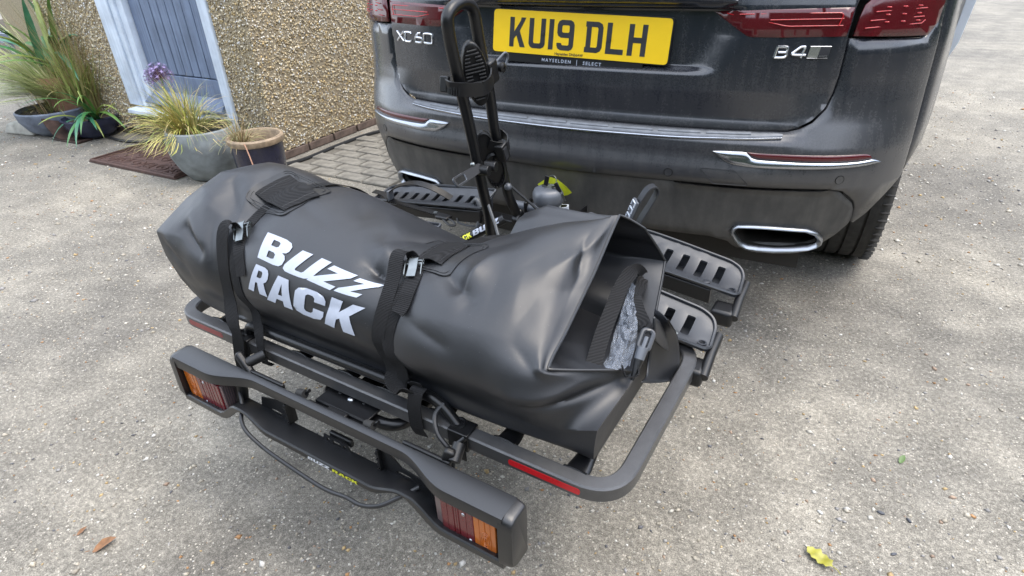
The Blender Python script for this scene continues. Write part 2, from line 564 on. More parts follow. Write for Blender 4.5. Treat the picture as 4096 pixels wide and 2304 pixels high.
# ------------------------------------------------------------------ heavy lettering (unit boxes)
HEAVY = {
 'B': ([(0,0),(.52,0),(.68,.04),(.75,.14),(.76,.34),(.71,.46),(.62,.51),(.71,.56),(.75,.66),(.75,.84),(.68,.95),(.54,1),(0,1)],
       [[(.27,.17),(.42,.17),(.48,.21),(.48,.36),(.43,.41),(.27,.41)], [(.27,.61),(.42,.61),(.47,.66),(.47,.79),(.42,.83),(.27,.83)]]),
 'U': ([(0,1),(0,.25),(.04,.1),(.13,.02),(.27,0),(.5,0),(.64,.02),(.73,.1),(.77,.25),(.77,1),(.5,1),(.5,.27),(.47,.2),(.3,.2),(.27,.27),(.27,1)], []),
 'Z': ([(0,0),(.74,0),(.74,.23),(.36,.23),(.74,.78),(.74,1),(.04,1),(.04,.77),(.37,.77),(0,.22)], []),
 'R': ([(0,0),(.26,0),(.26,.38),(.35,.38),(.5,0),(.79,0),(.61,.45),(.71,.53),(.76,.66),(.75,.83),(.68,.95),(.52,1),(0,1)],
       [[(.26,.57),(.42,.57),(.48,.62),(.48,.77),(.43,.82),(.26,.82)]]),
 'A': ([(0,0),(.27,0),(.31,.19),(.52,.19),(.56,0),(.84,0),(.62,1),(.22,1)], [[(.35,.37),(.48,.37),(.415,.78)]]),
 'C': ([(.76,.62),(.76,.78),(.7,.92),(.52,1),(.25,1),(.07,.92),(0,.78),(0,.22),(.07,.08),(.25,0),(.52,0),(.7,.08),(.76,.22),(.76,.4),(.49,.4),(.49,.26),(.44,.19),(.32,.19),(.27,.26),(.27,.74),(.32,.81),(.44,.81),(.49,.74),(.49,.62)], []),
 'K': ([(0,0),(.26,0),(.26,.34),(.33,.42),(.5,0),(.8,0),(.53,.6),(.79,1),(.5,1),(.26,.6),(.26,1),(0,1)], []),
}
WID = {'B': .76, 'U': .77, 'Z': .74, 'R': .79, 'A': .84, 'C': .76, 'K': .8}
def word_layout(word, gap=0.07):
    x = 0; out = []
    for ch in word:
        out.append((ch, x)); x += WID[ch] + gap
    return out, x - gap
def word_mesh(word, mapf, slant=0.0, res=0.09, gap=0.07, m=None):
    """mapf(u,v): u 0..1 along the word, v 0..1 up"""
    m = m or MB()
    lay, W = word_layout(word, gap)
    for ch, x0 in lay:
        o, h = HEAVY[ch]
        vs, fs = cdt([(a, b) for a, b in o], h, res)
        m.add([mapf((x0 + a + slant * (b - .5)) / W, b) for a, b in vs], fs)
    return m

def text_mesh(txt, size, extrude=0.0, spacing=1.0, shear=0.0, offset=0.0):
    """built-in font text as a mesh lying in XY, centred"""
    cu = bpy.data.curves.new('text_source', 'FONT')
    cu.body = txt; cu.size = size; cu.extrude = extrude; cu.space_character = spacing
    cu.align_x = 'CENTER'; cu.align_y = 'CENTER'; cu.shear = shear; cu.offset = offset
    cu.resolution_u = 3
    ob = bpy.data.objects.new('text_source', cu); COL.objects.link(ob)
    dg = bpy.context.evaluated_depsgraph_get(); dg.update()
    me = bpy.data.meshes.new_from_object(ob.evaluated_get(dg))
    vs = [tuple(v.co) for v in me.vertices]; fs = [tuple(p.vertices) for p in me.polygons]
    bpy.data.objects.remove(ob); bpy.data.curves.remove(cu); bpy.data.meshes.remove(me)
    return vs, fs

# ================================================================== SETTING
def structure(o): o['kind'] = 'structure'; return o
g = MB(); g.add([(-60, -60, 0), (60, -60, 0), (60, 60, 0), (-60, 60, 0)], [(0, 1, 2, 3)])
driveway = structure(g.build('driveway', 'concrete'))

# block paving strip beside the house
HOUSE_P = Vector((-2.25, 0.92, 0)); HOUSE_R = R(-3.2)
HM = Matrix.Translation(HOUSE_P) @ Matrix.Rotation(HOUSE_R, 4, 'Z')
paving = structure(MB().add([HM @ Vector(p) for p in [(.115, -.09, .003), (1.62, -.03, .003), (1.62, 2.4, .003), (.115, 2.4, .003)]], [(0, 1, 2, 3)]).build('paving', 'mortar'))
rng = random.Random(4)
pv = []
for k in range(4):
    m = MB(); w, d = .0955 , .0455
    j = lambda: rng.uniform(-.0022, .0022)
    m.add([(-w + j(), -d + j(), 0), (w + j(), -d + j(), 0), (w + j(), d + j(), 0), (-w + j(), d + j(), 0),
           (-w + .004 + j(), -d + .004, .009), (w - .004, -d + .004 + j(), .009), (w - .004 + j(), d - .004, .009), (-w + .004, d - .004 + j(), .009)],
          [(0, 1, 5, 4), (1, 2, 6, 5), (2, 3, 7, 6), (3, 0, 4, 7), (4, 5, 6, 7)])
    pv.append(m.build('paver', 'paver_grey', paving, smooth=0))
first = set()
for r_ in range(24):
    for c_ in range(8):
        x = .215 + c_ * .2 + (.1 if r_ % 2 else 0) - .0; y = -.03 + r_ * .1
        if x > 1.56 or (r_ == 0 and c_ > 4): continue
        k = rng.randrange(4)
        if k in first: o = pv[k].copy(); COL.objects.link(o); o.parent = paving
        else: o = pv[k]; first.add(k)
        p = HM @ Vector((x, y, 0))
        o.location = (p.x, p.y, .003 + rng.uniform(-.002, .0025)); o.rotation_euler = (rng.uniform(-.012, .012), rng.uniform(-.012, .012), HOUSE_R + rng.uniform(-.018, .018))

# gravel exposed in the concrete
def octa(n, rs, seed, flat=(.35, .7)):
    """n low stones; returns verts (n*6,3), faces; rs radii"""
    rg = np.random.default_rng(seed)
    base = np.array([[1, 0, 0], [0, 1, 0], [-1, 0, 0], [0, -1, 0], [0, 0, 1], [0, 0, -1]], float)
    v = np.repeat(base[None], n, 0)
    v[:, :4] += rg.uniform(-.35, .35, (n, 4, 3)) * [1, 1, .3]
    asp = rg.uniform(.55, 1.0, (n, 1)); fl = rg.uniform(flat[0], flat[1], (n, 1))
    v *= np.concatenate([np.ones((n, 1)), asp, fl], 1)[:, None] * rs[:, None, None]
    a = rg.uniform(0, 2 * np.pi, n); c, s_ = np.cos(a), np.sin(a)
    x = v[..., 0] * c[:, None] - v[..., 1] * s_[:, None]; y = v[..., 0] * s_[:, None] + v[..., 1] * c[:, None]
    v[..., 0] = x; v[..., 1] = y
    f = np.array([[0, 1, 4], [1, 2, 4], [2, 3, 4], [3, 0, 4], [1, 0, 5], [2, 1, 5], [3, 2, 5], [0, 3, 5]])
    F = (f[None] + (np.arange(n) * 6)[:, None, None]).reshape(-1, 3)
    return v, F
def fast_mesh(name, v, F, cols, mat, parent=None, smooth=True):
    me = bpy.data.meshes.new(name)
    v = v.reshape(-1, 3)
    me.vertices.add(len(v)); me.vertices.foreach_set('co', v.astype(np.float32).ravel())
    me.loops.add(len(F) * 3); me.loops.foreach_set('vertex_index', F.astype(np.int32).ravel())
    me.polygons.add(len(F)); me.polygons.foreach_set('loop_start', np.arange(0, len(F) * 3, 3, dtype=np.int32))
    me.polygons.foreach_set('use_smooth', np.full(len(F), smooth))
    me.update(calc_edges=True)
    at = me.color_attributes.new('col', 'FLOAT_COLOR', 'POINT')
    at.data.foreach_set('color', cols.astype(np.float32).ravel())
    me.materials.append(MATS[mat])
    o = bpy.data.objects.new(name, me); COL.objects.link(o)
    if parent: o.parent = parent
    return o
PAL = np.array([[.56, .53, .46], [.62, .6, .55], [.42, .38, .31], [.47, .34, .17], [.4, .22, .1], [.3, .29, .28], [.13, .13, .14], [.36, .26, .19], [.5, .45, .36]])
PW = np.array([.2, .12, .2, .07, .05, .13, .06, .07, .1])
rg = np.random.default_rng(11)
N = 130000
X = rg.uniform(-6, 4.5, N); Y = rg.uniform(-1.75, 4.2, N)
dist = np.hypot(X - .63, Y + 1.66)
keep = rg.uniform(0, 1, N) < np.clip(1.25 / (dist + .35) ** 1.0, .12, 1.0)
hx = (X + 2.25) * math.cos(-HOUSE_R) - (Y - .92) * math.sin(-HOUSE_R); hy = (X + 2.25) * math.sin(-HOUSE_R) + (Y - .92) * math.cos(-HOUSE_R)
keep &= ~((hx < .03) & (hy > -.03)) & ~((hx > .1) & (hx < 1.64) & (hy > -.1) & (hy < 2.4))
X = X[keep]; Y = Y[keep]; n = len(X)
rs = np.clip(np.exp(rg.normal(math.log(.0029), .52, n)), .0013, .0105) * np.where(np.hypot(X - .63, Y + 1.66) > 2.6, 1.35, 1.0)
v, F = octa(n, rs, 12)
v[..., 0] += X[:, None]; v[..., 1] += Y[:, None]; v[..., 2] += (rs * .12)[:, None]
ci = rg.choice(len(PAL), n, p=PW)
cols = np.concatenate([np.clip(PAL[ci] * rg.uniform(.75, 1.2, (n, 1)), 0, .8), np.ones((n, 1))], 1)
gravel = fast_mesh('gravel', v, F, np.repeat(cols, 6, 0), 'pebble')
tag(gravel, 'flint gravel showing through the worn concrete driveway', 'gravel', kind='stuff')

# ------------------------------------------------------------------ house
house = thing('house', 'house with tan pebble dash walls and blue plank door', 'house', HOUSE_P, HOUSE_R)
w = MB()
T = .24
w.box2((-2.7, 0, .055), (-1.38, T, 3.0)); w.box2((-.295, 0, .055), (0, T, 3.0)); w.box2((-1.38, 0, 2.15), (-.295, T, 3.0))
w.box2((-T, T, .055), (0, 6.0, 3.0))
w.box2((-1.38, .03, .0), (-.295, T, .185))
w.box2((-2.7, T, .055), (-2.5, 6, 3.0))
w.build('wall', 'render_backing', house, smooth=0)
pl = MB(); pl.box2((-2.68, .03, 0), (-1.38, T, .052)); pl.box2((-.295, .03, 0), (-.02, T, .052)); pl.box2((-T + .02, T, 0), (-.02, 6, .052)); pl.build('plinth', 'mortar', house, smooth=0)
def dash(n, seed, spots):
    rg = np.random.default_rng(seed)
    rs = rg.uniform(.0038, .0088, n)
    v, F = octa(n, rs, seed + 1, (.5, .95))
    return v, rs, F, rg
DP_ = np.array([[.56, .47, .3], [.64, .58, .45], [.4, .31, .18], [.72, .7, .65], [.22, .18, .12], [.54, .4, .19], [.44, .4, .33]])
DW_ = np.array([.27, .2, .19, .1, .1, .07, .07])
def dash_area(x0, x1, z0, z1, dens, seed, side, holes=()):
    n = int((x1 - x0) * (z1 - z0) * dens)
    v, rs, F, rg = dash(n, seed, None)
    a = rg.uniform(x0, x1, n); z = rg.uniform(z0, z1, n)
    off = rg.uniform(.0, .55, n) * rs
    lv = v.copy()
    if side == 'A':   # facing -y : local z of stone -> -y
        w_ = np.stack([lv[..., 0] + a[:, None], -(lv[..., 2] + off[:, None]), lv[..., 1] + z[:, None]], -1)
    else:
        w_ = np.stack([lv[..., 2] + off[:, None], lv[..., 0] + a[:, None], lv[..., 1] + z[:, None]], -1)
        F = F[:, ::-1]
    ci = rg.choice(len(DP_), n, p=DW_)
    cl = np.concatenate([np.clip(DP_[ci] * rg.uniform(.82, 1.36, (n, 1)), 0, .85), np.ones((n, 1))], 1)
    return w_, F, np.repeat(cl, 6, 0)
parts = [dash_area(-2.2, -1.385, .05, 1.3, 8500, 21, 'A'), dash_area(-.29, .004, .05, 1.3, 8500, 22, 'A'), dash_area(-.004, 2.0, .05, 1.25, 8500, 23, 'B')]
vv = np.concatenate([p[0].reshape(-1, 3) for p in parts]); o_ = 0; ff = []; cc = []
for p in parts: ff.append(p[1] + o_); o_ += p[0].reshape(-1, 3).shape[0]; cc.append(p[2])
fast_mesh('pebble_dash', vv, np.concatenate(ff), np.concatenate(cc), 'dash_pebble', house)['kind'] = 'stuff'
# bricks of the plinth
bm_ = MB().box((0, 0, 0), (.213, .03, .046)).build('brick', 'brick_red', house, bevel=.003, seg=1)
bl = [((-.005, .02 + .225 * k + .11), PI / 2, .026) for k in range(10)]
bl += [((-1.25 + .225 * k, .02), 0, .026) for k in range(5)] + [((-1.14 + .225 * k, .02), 0, .083) for k in range(4)] + [((-1.25 + .225 * k, .02), 0, .14) for k in range(5)]
bl += [((-2.55 + .225 * k, .018), 0, .026) for k in range(5)]
for i, ((bx, by), rz, bz) in enumerate(bl):
    o = bm_ if i == 0 else bm_.copy()
    if i: COL.objects.link(o); o.parent = house
    o.location = (bx, by + rng.uniform(-.003, .003), bz); o.rotation_euler = (0, 0, rz + rng.uniform(-.01, .01))
# joinery
fr = sub_empty('door_frame', house)
j = MB(); j.box2((-1.38, -.018, .23), (-1.25, .08, 2.14)); j.box2((-1.25, -.004, .232), (-1.235, .08, 2.14)); j.box2((-1.235, -.014, .23), (-1.185, .08, 2.14)); j.box2((-1.185, .0, .228), (-1.12, .09, 2.12))
j.build('jamb', 'frame_paint', fr, bevel=.004)
j = MB(); j.box2((-.39, -.004, .225), (-.335, .09, 2.12)); j.box2((-.335, -.016, .222), (-.295, .08, 2.14)); j.build('jamb', 'frame_paint', fr, bevel=.004)
MB().box2((-1.12, -.006, 2.06), (-.39, .08, 2.14)).build('head', 'frame_paint', fr, bevel=.004)
MB().add([(-1.334, -.075, .185), (-.31, -.075, .185), (-.31, -.075, .214), (-1.334, -.075, .214), (-1.334, .1, .19), (-.31, .1, .19), (-.31, .1, .226), (-1.334, .1, .226)],
         [(0, 1, 2, 3), (3, 2, 6, 7), (0, 4, 5, 1), (4, 7, 6, 5), (0, 3, 7, 4), (1, 5, 6, 2)]).build('sill', 'frame_paint', fr, bevel=.005)
door = sub_empty('door', house)
MB().box2((-1.118, .062, .24), (-.392, .075, 2.058)).build('backing', 'plate_black', door, smooth=0)
xs = [-1.115, -.994, -.9, -.821, -.743, -.667, -.592, -.507, -.447]
for a, b in zip(xs, xs[1:]):
    MB().box2((a + .0028, .036, .452), (b - .0028, .062, 2.05)).build('plank', 'door_paint', door, bevel=.003)
MB().box2((-.445, .024, .45), (-.392, .062, 2.05)).build('stile', 'door_paint', door, bevel=.004)
MB().box2((-1.116, .028, .335), (-.392, .062, .445)).build('rail', 'door_paint', door, bevel=.003)
MB().add([(-1.17, -.03, .258), (-.4, -.03, .258), (-.4, -.03, .272), (-1.17, -.03, .272), (-1.135, .062, .25), (-.4, .062, .25), (-.4, .03, .338), (-1.135, .03, .338)],
         [(0, 1, 2, 3), (3, 2, 6, 7), (0, 4, 5, 1), (4, 7, 6, 5), (0, 3, 7, 4), (1, 5, 6, 2)]).build('weather_board', 'door_paint', door, bevel=.003)

# ------------------------------------------------------------------ plants and pots
def blades(n, base, spread, length, width, droop, palette, seed, lean=(0, 0), azim=None, up=(.55, 1.0), segs=6):
    rg = random.Random(seed); m = MB(); cols = []
    for _ in range(n):
        az = rg.uniform(0, 2 * PI) if azim is None else rg.gauss(azim[0], azim[1])
        L = rg.uniform(*length); wd = rg.uniform(*width); dr = rg.uniform(*droop); u0 = rg.uniform(*up)
        r0 = rg.uniform(0, spread) ; b = Vector(base) + Vector((math.cos(az) * r0, math.sin(az) * r0, 0))
        d = Vector((math.cos(az) * (1 - u0) + lean[0], math.sin(az) * (1 - u0) + lean[1], u0)).normalized()
        sd = Vector((-math.sin(az), math.cos(az), rg.uniform(-.3, .3))).normalized()
        c = palette[rg.randrange(len(palette))]; k = rg.uniform(.75, 1.25)
        p = b.copy(); o = len(m.v); vs = []; fs = []
        for i in range(segs + 1):
            t = i / segs
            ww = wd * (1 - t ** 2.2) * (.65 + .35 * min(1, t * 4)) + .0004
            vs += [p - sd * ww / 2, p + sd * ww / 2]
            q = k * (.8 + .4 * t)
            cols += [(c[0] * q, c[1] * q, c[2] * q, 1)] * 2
            d = (d + Vector((0, 0, -dr / segs)) + Vector((rg.uniform(-1, 1), rg.uniform(-1, 1), 0)) * .04).normalized()
            p = p + d * (L / segs)
            if p.z < .006: p.z = .006
            if i: fs.append((2 * i - 2, 2 * i - 1, 2 * i + 1, 2 * i))
        m.add(vs, fs)
    return m, cols
def single_leaf(base, az, L, wd, u0, dr, fold=.25, segs=9):
    m = MB(); d = Vector((math.cos(az) * (1 - u0), math.sin(az) * (1 - u0), u0)).normalized(); sd = Vector((-math.sin(az), math.cos(az), 0)); p = Vector(base); vs = []; fs = []
    for i in range(segs + 1):
        t = i / segs; ww = wd * math.sin(PI * min(1, .18 + .82 * t)) ** .8 if t < 1 else .0005
        nn = d.cross(sd)
        vs += [p - sd * ww / 2 - nn * ww * fold, p, p + sd * ww / 2 - nn * ww * fold]
        if i: a = 3 * i; fs += [(a - 3, a - 2, a + 1, a), (a - 2, a - 1, a + 2, a + 1)]
        d = (d + Vector((0, 0, -dr / segs))).normalized(); p = p + d * (L / segs)
    return m.add(vs, fs)
PX, PY = -2.45, .60
pot = thing('garden_pot', 'large round grey stone pot holding variegated grass', 'pot', (PX, PY, 0))
MB().lathe((0, 0, 0), [(.0, .0), (.1, .0), (.128, .012), (.168, .07), (.195, .14), (.206, .2), (.2, .255), (.19, .284), (.178, .29), (.165, .284), (.168, .25), (.172, .2), (0, .198)], 56).build('shell', 'pot_grey', pot)
MB().lathe((0, 0, 0), [(0, .222), (.1, .22), (.171, .212)], 40).build('soil', 'soil', pot)
gp = thing('ornamental_grass', 'variegated yellow green grass spilling from the grey pot', 'grass plant', (PX - .05, PY - .02, .215))
m, c = blades(520, (-.025, -.02, 0), .075, (.19, .38), (.0042, .0085), (1.2, 2.7), [(.36, .38, .09), (.5, .46, .14), (.56, .5, .2), (.26, .31, .08), (.44, .36, .12)], 5, lean=(-.06, -.06))
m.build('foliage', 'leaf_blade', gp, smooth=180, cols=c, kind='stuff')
m, c = blades(60, (.02, .0, 0), .07, (.24, .38), (.002, .0035), (.2, .6), [(.25, .32, .12), (.36, .38, .16)], 6, up=(.75, .98))
m.build('seed_stalks', 'leaf_blade', gp, smooth=180, cols=c, kind='stuff')
m, c = blades(60, (-.02, -.06, 0), .08, (.28, .45), (.002, .005), (1.8, 2.8), [(.42, .33, .17), (.35, .24, .12)], 7)
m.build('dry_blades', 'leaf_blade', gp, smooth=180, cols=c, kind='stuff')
# allium
HEAD = Vector((-2.695, .60, .565))
al = thing('allium', 'purple allium flower head on one tall green stem', 'flower', (PX - .09, PY - .03, .215))
loc = al.location
sp = smooth_path([Vector((0, 0, 0)), Vector((-.03, 0, .12)), Vector((-.075, .0, .2)), HEAD - loc + Vector((.032, 0, -.03))], 6)
plain('stem_green', (.1, .17, .05), .5); plain('stalk_purple', (.12, .06, .12), .6)
MB().tube(sp, .0045, 8).build('stem', 'stem_green', al)
rgl = random.Random(3); mp = MB(); mf = MB(); fc = []
c0 = HEAD - loc + Vector((.03, 0, -.03))
for k in range(120):
    th = math.acos(1 - 1.75 * (k + .5) / 120); ph = k * 2.39996
    d = Vector((math.sin(th) * math.cos(ph), math.sin(th) * math.sin(ph), math.cos(th)))
    d = (d + Vector((-.55, 0, .35))).normalized()
    e = c0 + d * rgl.uniform(.06, .085)
    mp.cyl(c0, e, .0008, 4)
    u = d.orthogonal().normalized(); w2 = d.cross(u)
    for q in range(6):
        a = 2 * PI * q / 6 + rgl.uniform(-.2, .2); r_ = u * math.cos(a) + w2 * math.sin(a); t_ = d.cross(r_)
        L = rgl.uniform(.014, .02)
        mf.add([e - t_ * .0022, e + t_ * .0022, e + r_ * L + d * .004], [(0, 1, 2)])
        kk = rgl.uniform(.7, 1.25); fc += [(.3 * kk, .24 * kk, .46 * kk, 1)] * 3
mp.build('flower_stalks', 'stalk_purple', al, kind='stuff')
mf.build('florets', 'petal', al, cols=fc, kind='stuff', smooth=0)
# navy pot
NX, NY = -2.0, .565
npot = thing('garden_pot', 'navy glazed pot with a tan rim beside the grey pot', 'pot', (NX, NY, 0))
npot.scale = (.87, .87, 1.14)
MB().lathe((0, 0, 0), [(0, 0), (.122, 0), (.132, .015), (.146, .1), (.152, .19), (.153, .226), (.145, .232), (.138, .2), (0, .19)], 48).build('shell', 'pot_navy', npot)
MB().lathe((0, 0, 0), [(.152, .224), (.162, .227), (.168, .238), (.167, .251), (.158, .258), (.147, .257), (.140, .248), (.137, .21), (.13, .195)], 48).build('rim', 'pot_rim', npot)
MB().lathe((0, 0, 0), [(0, .208), (.07, .21), (.137, .203)], 32).build('soil', 'soil', npot)
dg_ = thing('dry_grass', 'straggly dead straw grass in the navy pot', 'dry plant', (NX, NY, .240))
m, c = blades(170, (-.06, -.05, 0), .05, (.1, .22), (.002, .004), (.8, 2.8), [(.36, .28, .14), (.3, .21, .1), (.28, .3, .12), (.42, .36, .2)], 8)
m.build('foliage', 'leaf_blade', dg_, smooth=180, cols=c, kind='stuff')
MB().tube(smooth_path([(.03, -.11, .035), (.09, -.15, .05), (.15, -.19, .02), (.2, -.22, -.04)], 5), .003, 5).build('twig', 'terracotta', dg_)

# doormat
dm = thing('doormat', 'brown rubber doormat with scrolled pattern before the blue door', 'doormat', (0, 0, 0))
ca, cb, cc_, cd = [Vector((a, b, 0)) for a, b in ((-3.43, .47), (-2.6, .445), (-2.588, .87), (-3.41, .9))]
def matp(u, v_, z): return (ca * (1 - u) + cb * u) * (1 - v_) + (cd * (1 - u) + cc_ * u) * v_ + Vector((0, 0, z))
m = MB(); vs = []; 
m.add([matp(u, v_, z) for z in (.004, .012) for u, v_ in ((0, 0), (1, 0), (1, 1), (0, 1))], [(0, 1, 2, 3), (4, 7, 6, 5), (0, 4, 5, 1), (1, 5, 6, 2), (2, 6, 7, 3), (3, 7, 4, 0)])
m.build('base', 'mat_brown', dm, smooth=0)
m = MB()
m.tube([matp(.012, .02, .015), matp(.988, .02, .015), matp(.988, .98, .015), matp(.012, .98, .015)], .009, 6, True); m.tube([matp(.05, .09, .013), matp(.95, .09, .013), matp(.95, .91, .013), matp(.05, .91, .013)], .005, 6, True)
m.build('border', 'mat_brown', dm)
rgl = random.Random(9)
for iu in range(6):
    for iv in range(3):
        cu, cv = .13 + iu * .148, .22 + iv * .28; pth = []
        sg = 1 if (iu + iv) % 2 else -1
        for k in range(22):
            a = k * .42 * sg + iu; r_ = .012 + .0028 * k
            pth.append(matp(cu + r_ * math.cos(a), cv + r_ * 1.7 * math.sin(a), .0135))
        MB().tube(pth, .0055, 5).build('scroll', 'mat_brown', dm)
for k in range(26):
    u, v_ = rgl.uniform(.08, .92), rgl.uniform(.12, .88); a = rgl.uniform(0, PI)
    MB().tube(smooth_path([matp(u - .04 * math.cos(a), v_ - .07 * math.sin(a), .0135), matp(u + .01, v_ + .02, .0145), matp(u + .04 * math.cos(a), v_ + .07 * math.sin(a), .0135)], 4), .0045, 5).build('scroll', 'mat_brown', dm)

# cables along the wall foot
tag(MB().tube(smooth_path([(-2.3, .72, .012), (-2.13, .93, .012), (-2.105, 1.25, .012), (-2.08, 1.5, .012), (-2.02, 1.68, .012), (-1.9, 2.0, .012), (-1.85, 2.6, .012)], 8), .012, 8).build('hose', 'cable_black'), 'black hose lying along the foot of the pebble dash wall', 'hose')
tag(MB().tube(smooth_path([(-4.2, .86, .012), (-3.95, .88, .014), (-3.6, .84, .012), (-3.3, .93, .012), (-2.9, .93, .012), (-2.75, .9, .012)], 8), .009, 8).build('hose', 'cable_black'), 'short black hose beneath the door step, behind the doormat', 'hose')

# plant corner at far left
GREEN = [(.05, .16, .05), (.09, .2, .06), (.03, .12, .06), (.14, .24, .07)]
t1 = thing('strappy_plant', 'tall plant with broad glossy arching green leaves at far left', 'plant', (-4.32, 1.0, .40))
rgl = random.Random(17)
leafmats = []
for i, c in enumerate([(.06, .2, .06), (.13, .26, .06), (.24, .3, .07), (.05, .2, .11)]):
    leafmats.append(plain('strap_leaf_%d' % i, c, .35, 0, .25, 14))
for k in range(34):
    az = rgl.uniform(0, 2 * PI); base = (rgl.uniform(-.12, .12), rgl.uniform(-.1, .1), rgl.uniform(0, .08))
    single_leaf(base, az, rgl.uniform(.35, .72), rgl.uniform(.03, .06), rgl.uniform(.5, .95), rgl.uniform(.9, 2.2)).build('leaf', leafmats[k % 4], t1, smooth=180)
t2 = thing('fountain_grass', 'pale fine fountain grass fanning out at left edge', 'grass plant', (-4.2, .85, .27))
m, c = blades(620, (0, 0, 0), .08, (.45, .95), (.003, .006), (.7, 1.5), [(.5, .54, .24), (.42, .5, .18), (.6, .6, .33), (.32, .4, .13)], 18, azim=(PI * 1.05, .5), up=(.25, .65))
m.build('foliage', 'leaf_blade', t2, smooth=180, cols=c, kind='stuff')
m, c = blades(260, (.15, .05, 0), .16, (.2, .42), (.003, .007), (.6, 2.0), [(.3, .34, .1), (.38, .33, .13), (.22, .3, .07)], 19)
m.build('undergrowth', 'leaf_blade', t2, smooth=180, cols=c, kind='stuff')
t3 = thing('wispy_plant', 'feathery brown and green stems against the pebble dash wall', 'plant', (-4.06, .98, 0.05))
m, c = blades(300, (0, 0, .1), .1, (.4, .95), (.0015, .004), (.1, 1.0), [(.26, .24, .08), (.36, .24, .11), (.2, .25, .07), (.4, .3, .16)], 20, up=(.72, .99))
m.build('foliage', 'leaf_blade', t3, smooth=180, cols=c, kind='stuff')
t4 = thing('sword_leaf_plant', 'low plant with long green sword leaves bending to the paving', 'plant', (-3.9, .86, .12))
for k in range(16):
    az = rgl.gauss(-.9, .9)
    single_leaf((rgl.uniform(-.05, .05), rgl.uniform(-.05, .05), 0), az, rgl.uniform(.3, .55), rgl.uniform(.016, .032), rgl.uniform(.45, .8), rgl.uniform(1.4, 2.4)).build('leaf', leafmats[rgl.randrange(4)], t4, smooth=180)
MB().lathe((0, 0, 0), [(0, -.40), (.13, -.40), (.17, -.08), (.19, -.08), (.192, -.01), (.17, -.01), (.16, -.05), (0, -.05)], 28).build('pot', 'terracotta', t1)
bowl = thing('planter_bowl', 'shallow blue grey glazed bowl under the fountain grass', 'planter', (-4.36, .86, 0))
bowl.scale = (.8, .8, .9)
MB().lathe((0, 0, 0), [(0, 0), (.16, 0), (.24, .05), (.29, .13), (.3, .19), (.285, .2), (.27, .17), (0, .16)], 40).build('shell', 'slate_blue', bowl)
MB().lathe((0, 0, 0), [(0, .178), (.27, .172)], 30).build('soil', 'soil', bowl)
m, c = blades(160, (0, 0, .17), .24, (.08, .26), (.003, .008), (.6, 2.2), [(.34, .36, .14), (.42, .36, .18), (.24, .3, .1), (.3, .22, .12)], 41)
m.build('undergrowth', 'leaf_blade', bowl, smooth=180, cols=c, kind='stuff')
bowl2 = thing('planter_bowl', 'dark glossy blue bowl right of the blue grey bowl', 'planter', (-3.98, .88, 0))
MB().lathe((0, 0, 0), [(0, 0), (.1, 0), (.15, .04), (.18, .11), (.185, .14), (.172, .145), (.16, .12), (0, .11)], 36).build('shell', 'glazed_blue', bowl2)
MB().lathe((0, 0, 0), [(0, .122), (.16, .118)], 24).build('soil', 'soil', bowl2)
st = MB(); st.add([(-4.75, .66, 0), (-4.42, .69, 0), (-4.5, .92, 0), (-4.8, .95, 0), (-4.73, .69, .07), (-4.47, .72, .085), (-4.53, .9, .1), (-4.77, .92, .08)], [(0, 1, 2, 3), (4, 7, 6, 5), (0, 4, 5, 1), (1, 5, 6, 2), (2, 6, 7, 3), (3, 7, 4, 0)])
tag(st.build('rock', 'stone_pale', bevel=.02, seg=3), 'pale flat rock in front of the blue grey bowl', 'rock')
ir = thing('boot_scraper', 'rusty dark iron scraper on the ground by the bowls', 'boot scraper', (-4.1, .74, 0))
MB().ribbon(smooth_path([(-.09, -.02, .15), (-.04, -.03, .1), (.0, -.02, .04), (.06, 0, .02), (.15, .02, .03), (.2, .04, .08)], 5), (0.15, 1, 0), .09, .008).build('blade', 'rust_iron', ir)
MB().box2((-.1, -.05, 0), (.2, .06, .016)).build('base', 'rust_iron', ir, bevel=.005)
def tpot(loc, s, mat, label):
    p = thing('plant_pot', label, 'pot', loc)
    MB().lathe((0, 0, 0), [(0, 0), (.1 * s, 0), (.15 * s, .24 * s), (.17 * s, .24 * s), (.172 * s, .3 * s), (.15 * s, .3 * s), (.14 * s, .26 * s), (0, .25 * s)], 28).build('shell', mat, p)
    MB().lathe((0, 0, 0), [(0, .265 * s), (.14 * s, .26 * s)], 20).build('soil', 'soil', p)
tpot((-5.6, 1.9, 0), 1.5, 'terracotta', 'big terracotta pot behind the strappy plant')
tpot((-5.2, 1.45, 0), 1.15, 'terracotta', 'smaller terracotta pot close behind the strappy plant')
tpot((-6.9, 2.2, 0), 1.5, 'slate_blue', 'blue grey pot at the far left edge')
sp_ = thing('stone_post', 'pale upright stone post at the top left corner', 'post', (-7.6, 3.1, 0))
MB().add([(-.14, -.1, 0), (.14, -.1, 0), (.12, .1, 0), (-.12, .1, 0), (-.1, -.08, .9), (.1, -.08, .94), (.09, .08, .92), (-.09, .08, .88)], [(0, 1, 2, 3), (4, 7, 6, 5), (0, 4, 5, 1), (1, 5, 6, 2), (2, 6, 7, 3), (3, 7, 4, 0)]).build('shaft', 'stone_white', sp_, bevel=.03, seg=3)
MB().box((0, 0, .03), (.36, .3, .06)).build('foot', 'stone_pale', sp_, bevel=.012)
structure(MB().add([(-14, 2.6, .004), (-5.1, 1.6, .004), (-4.95, 3.5, .004), (-5.2, 9, .004), (-14, 9, .004)], [(0, 1, 2, 3, 4)]).build('flower_bed', 'soil'))
hd = thing('shrub', 'dark leafy shrub behind the terracotta pots', 'shrub', (-7.2, 4.6, 0))
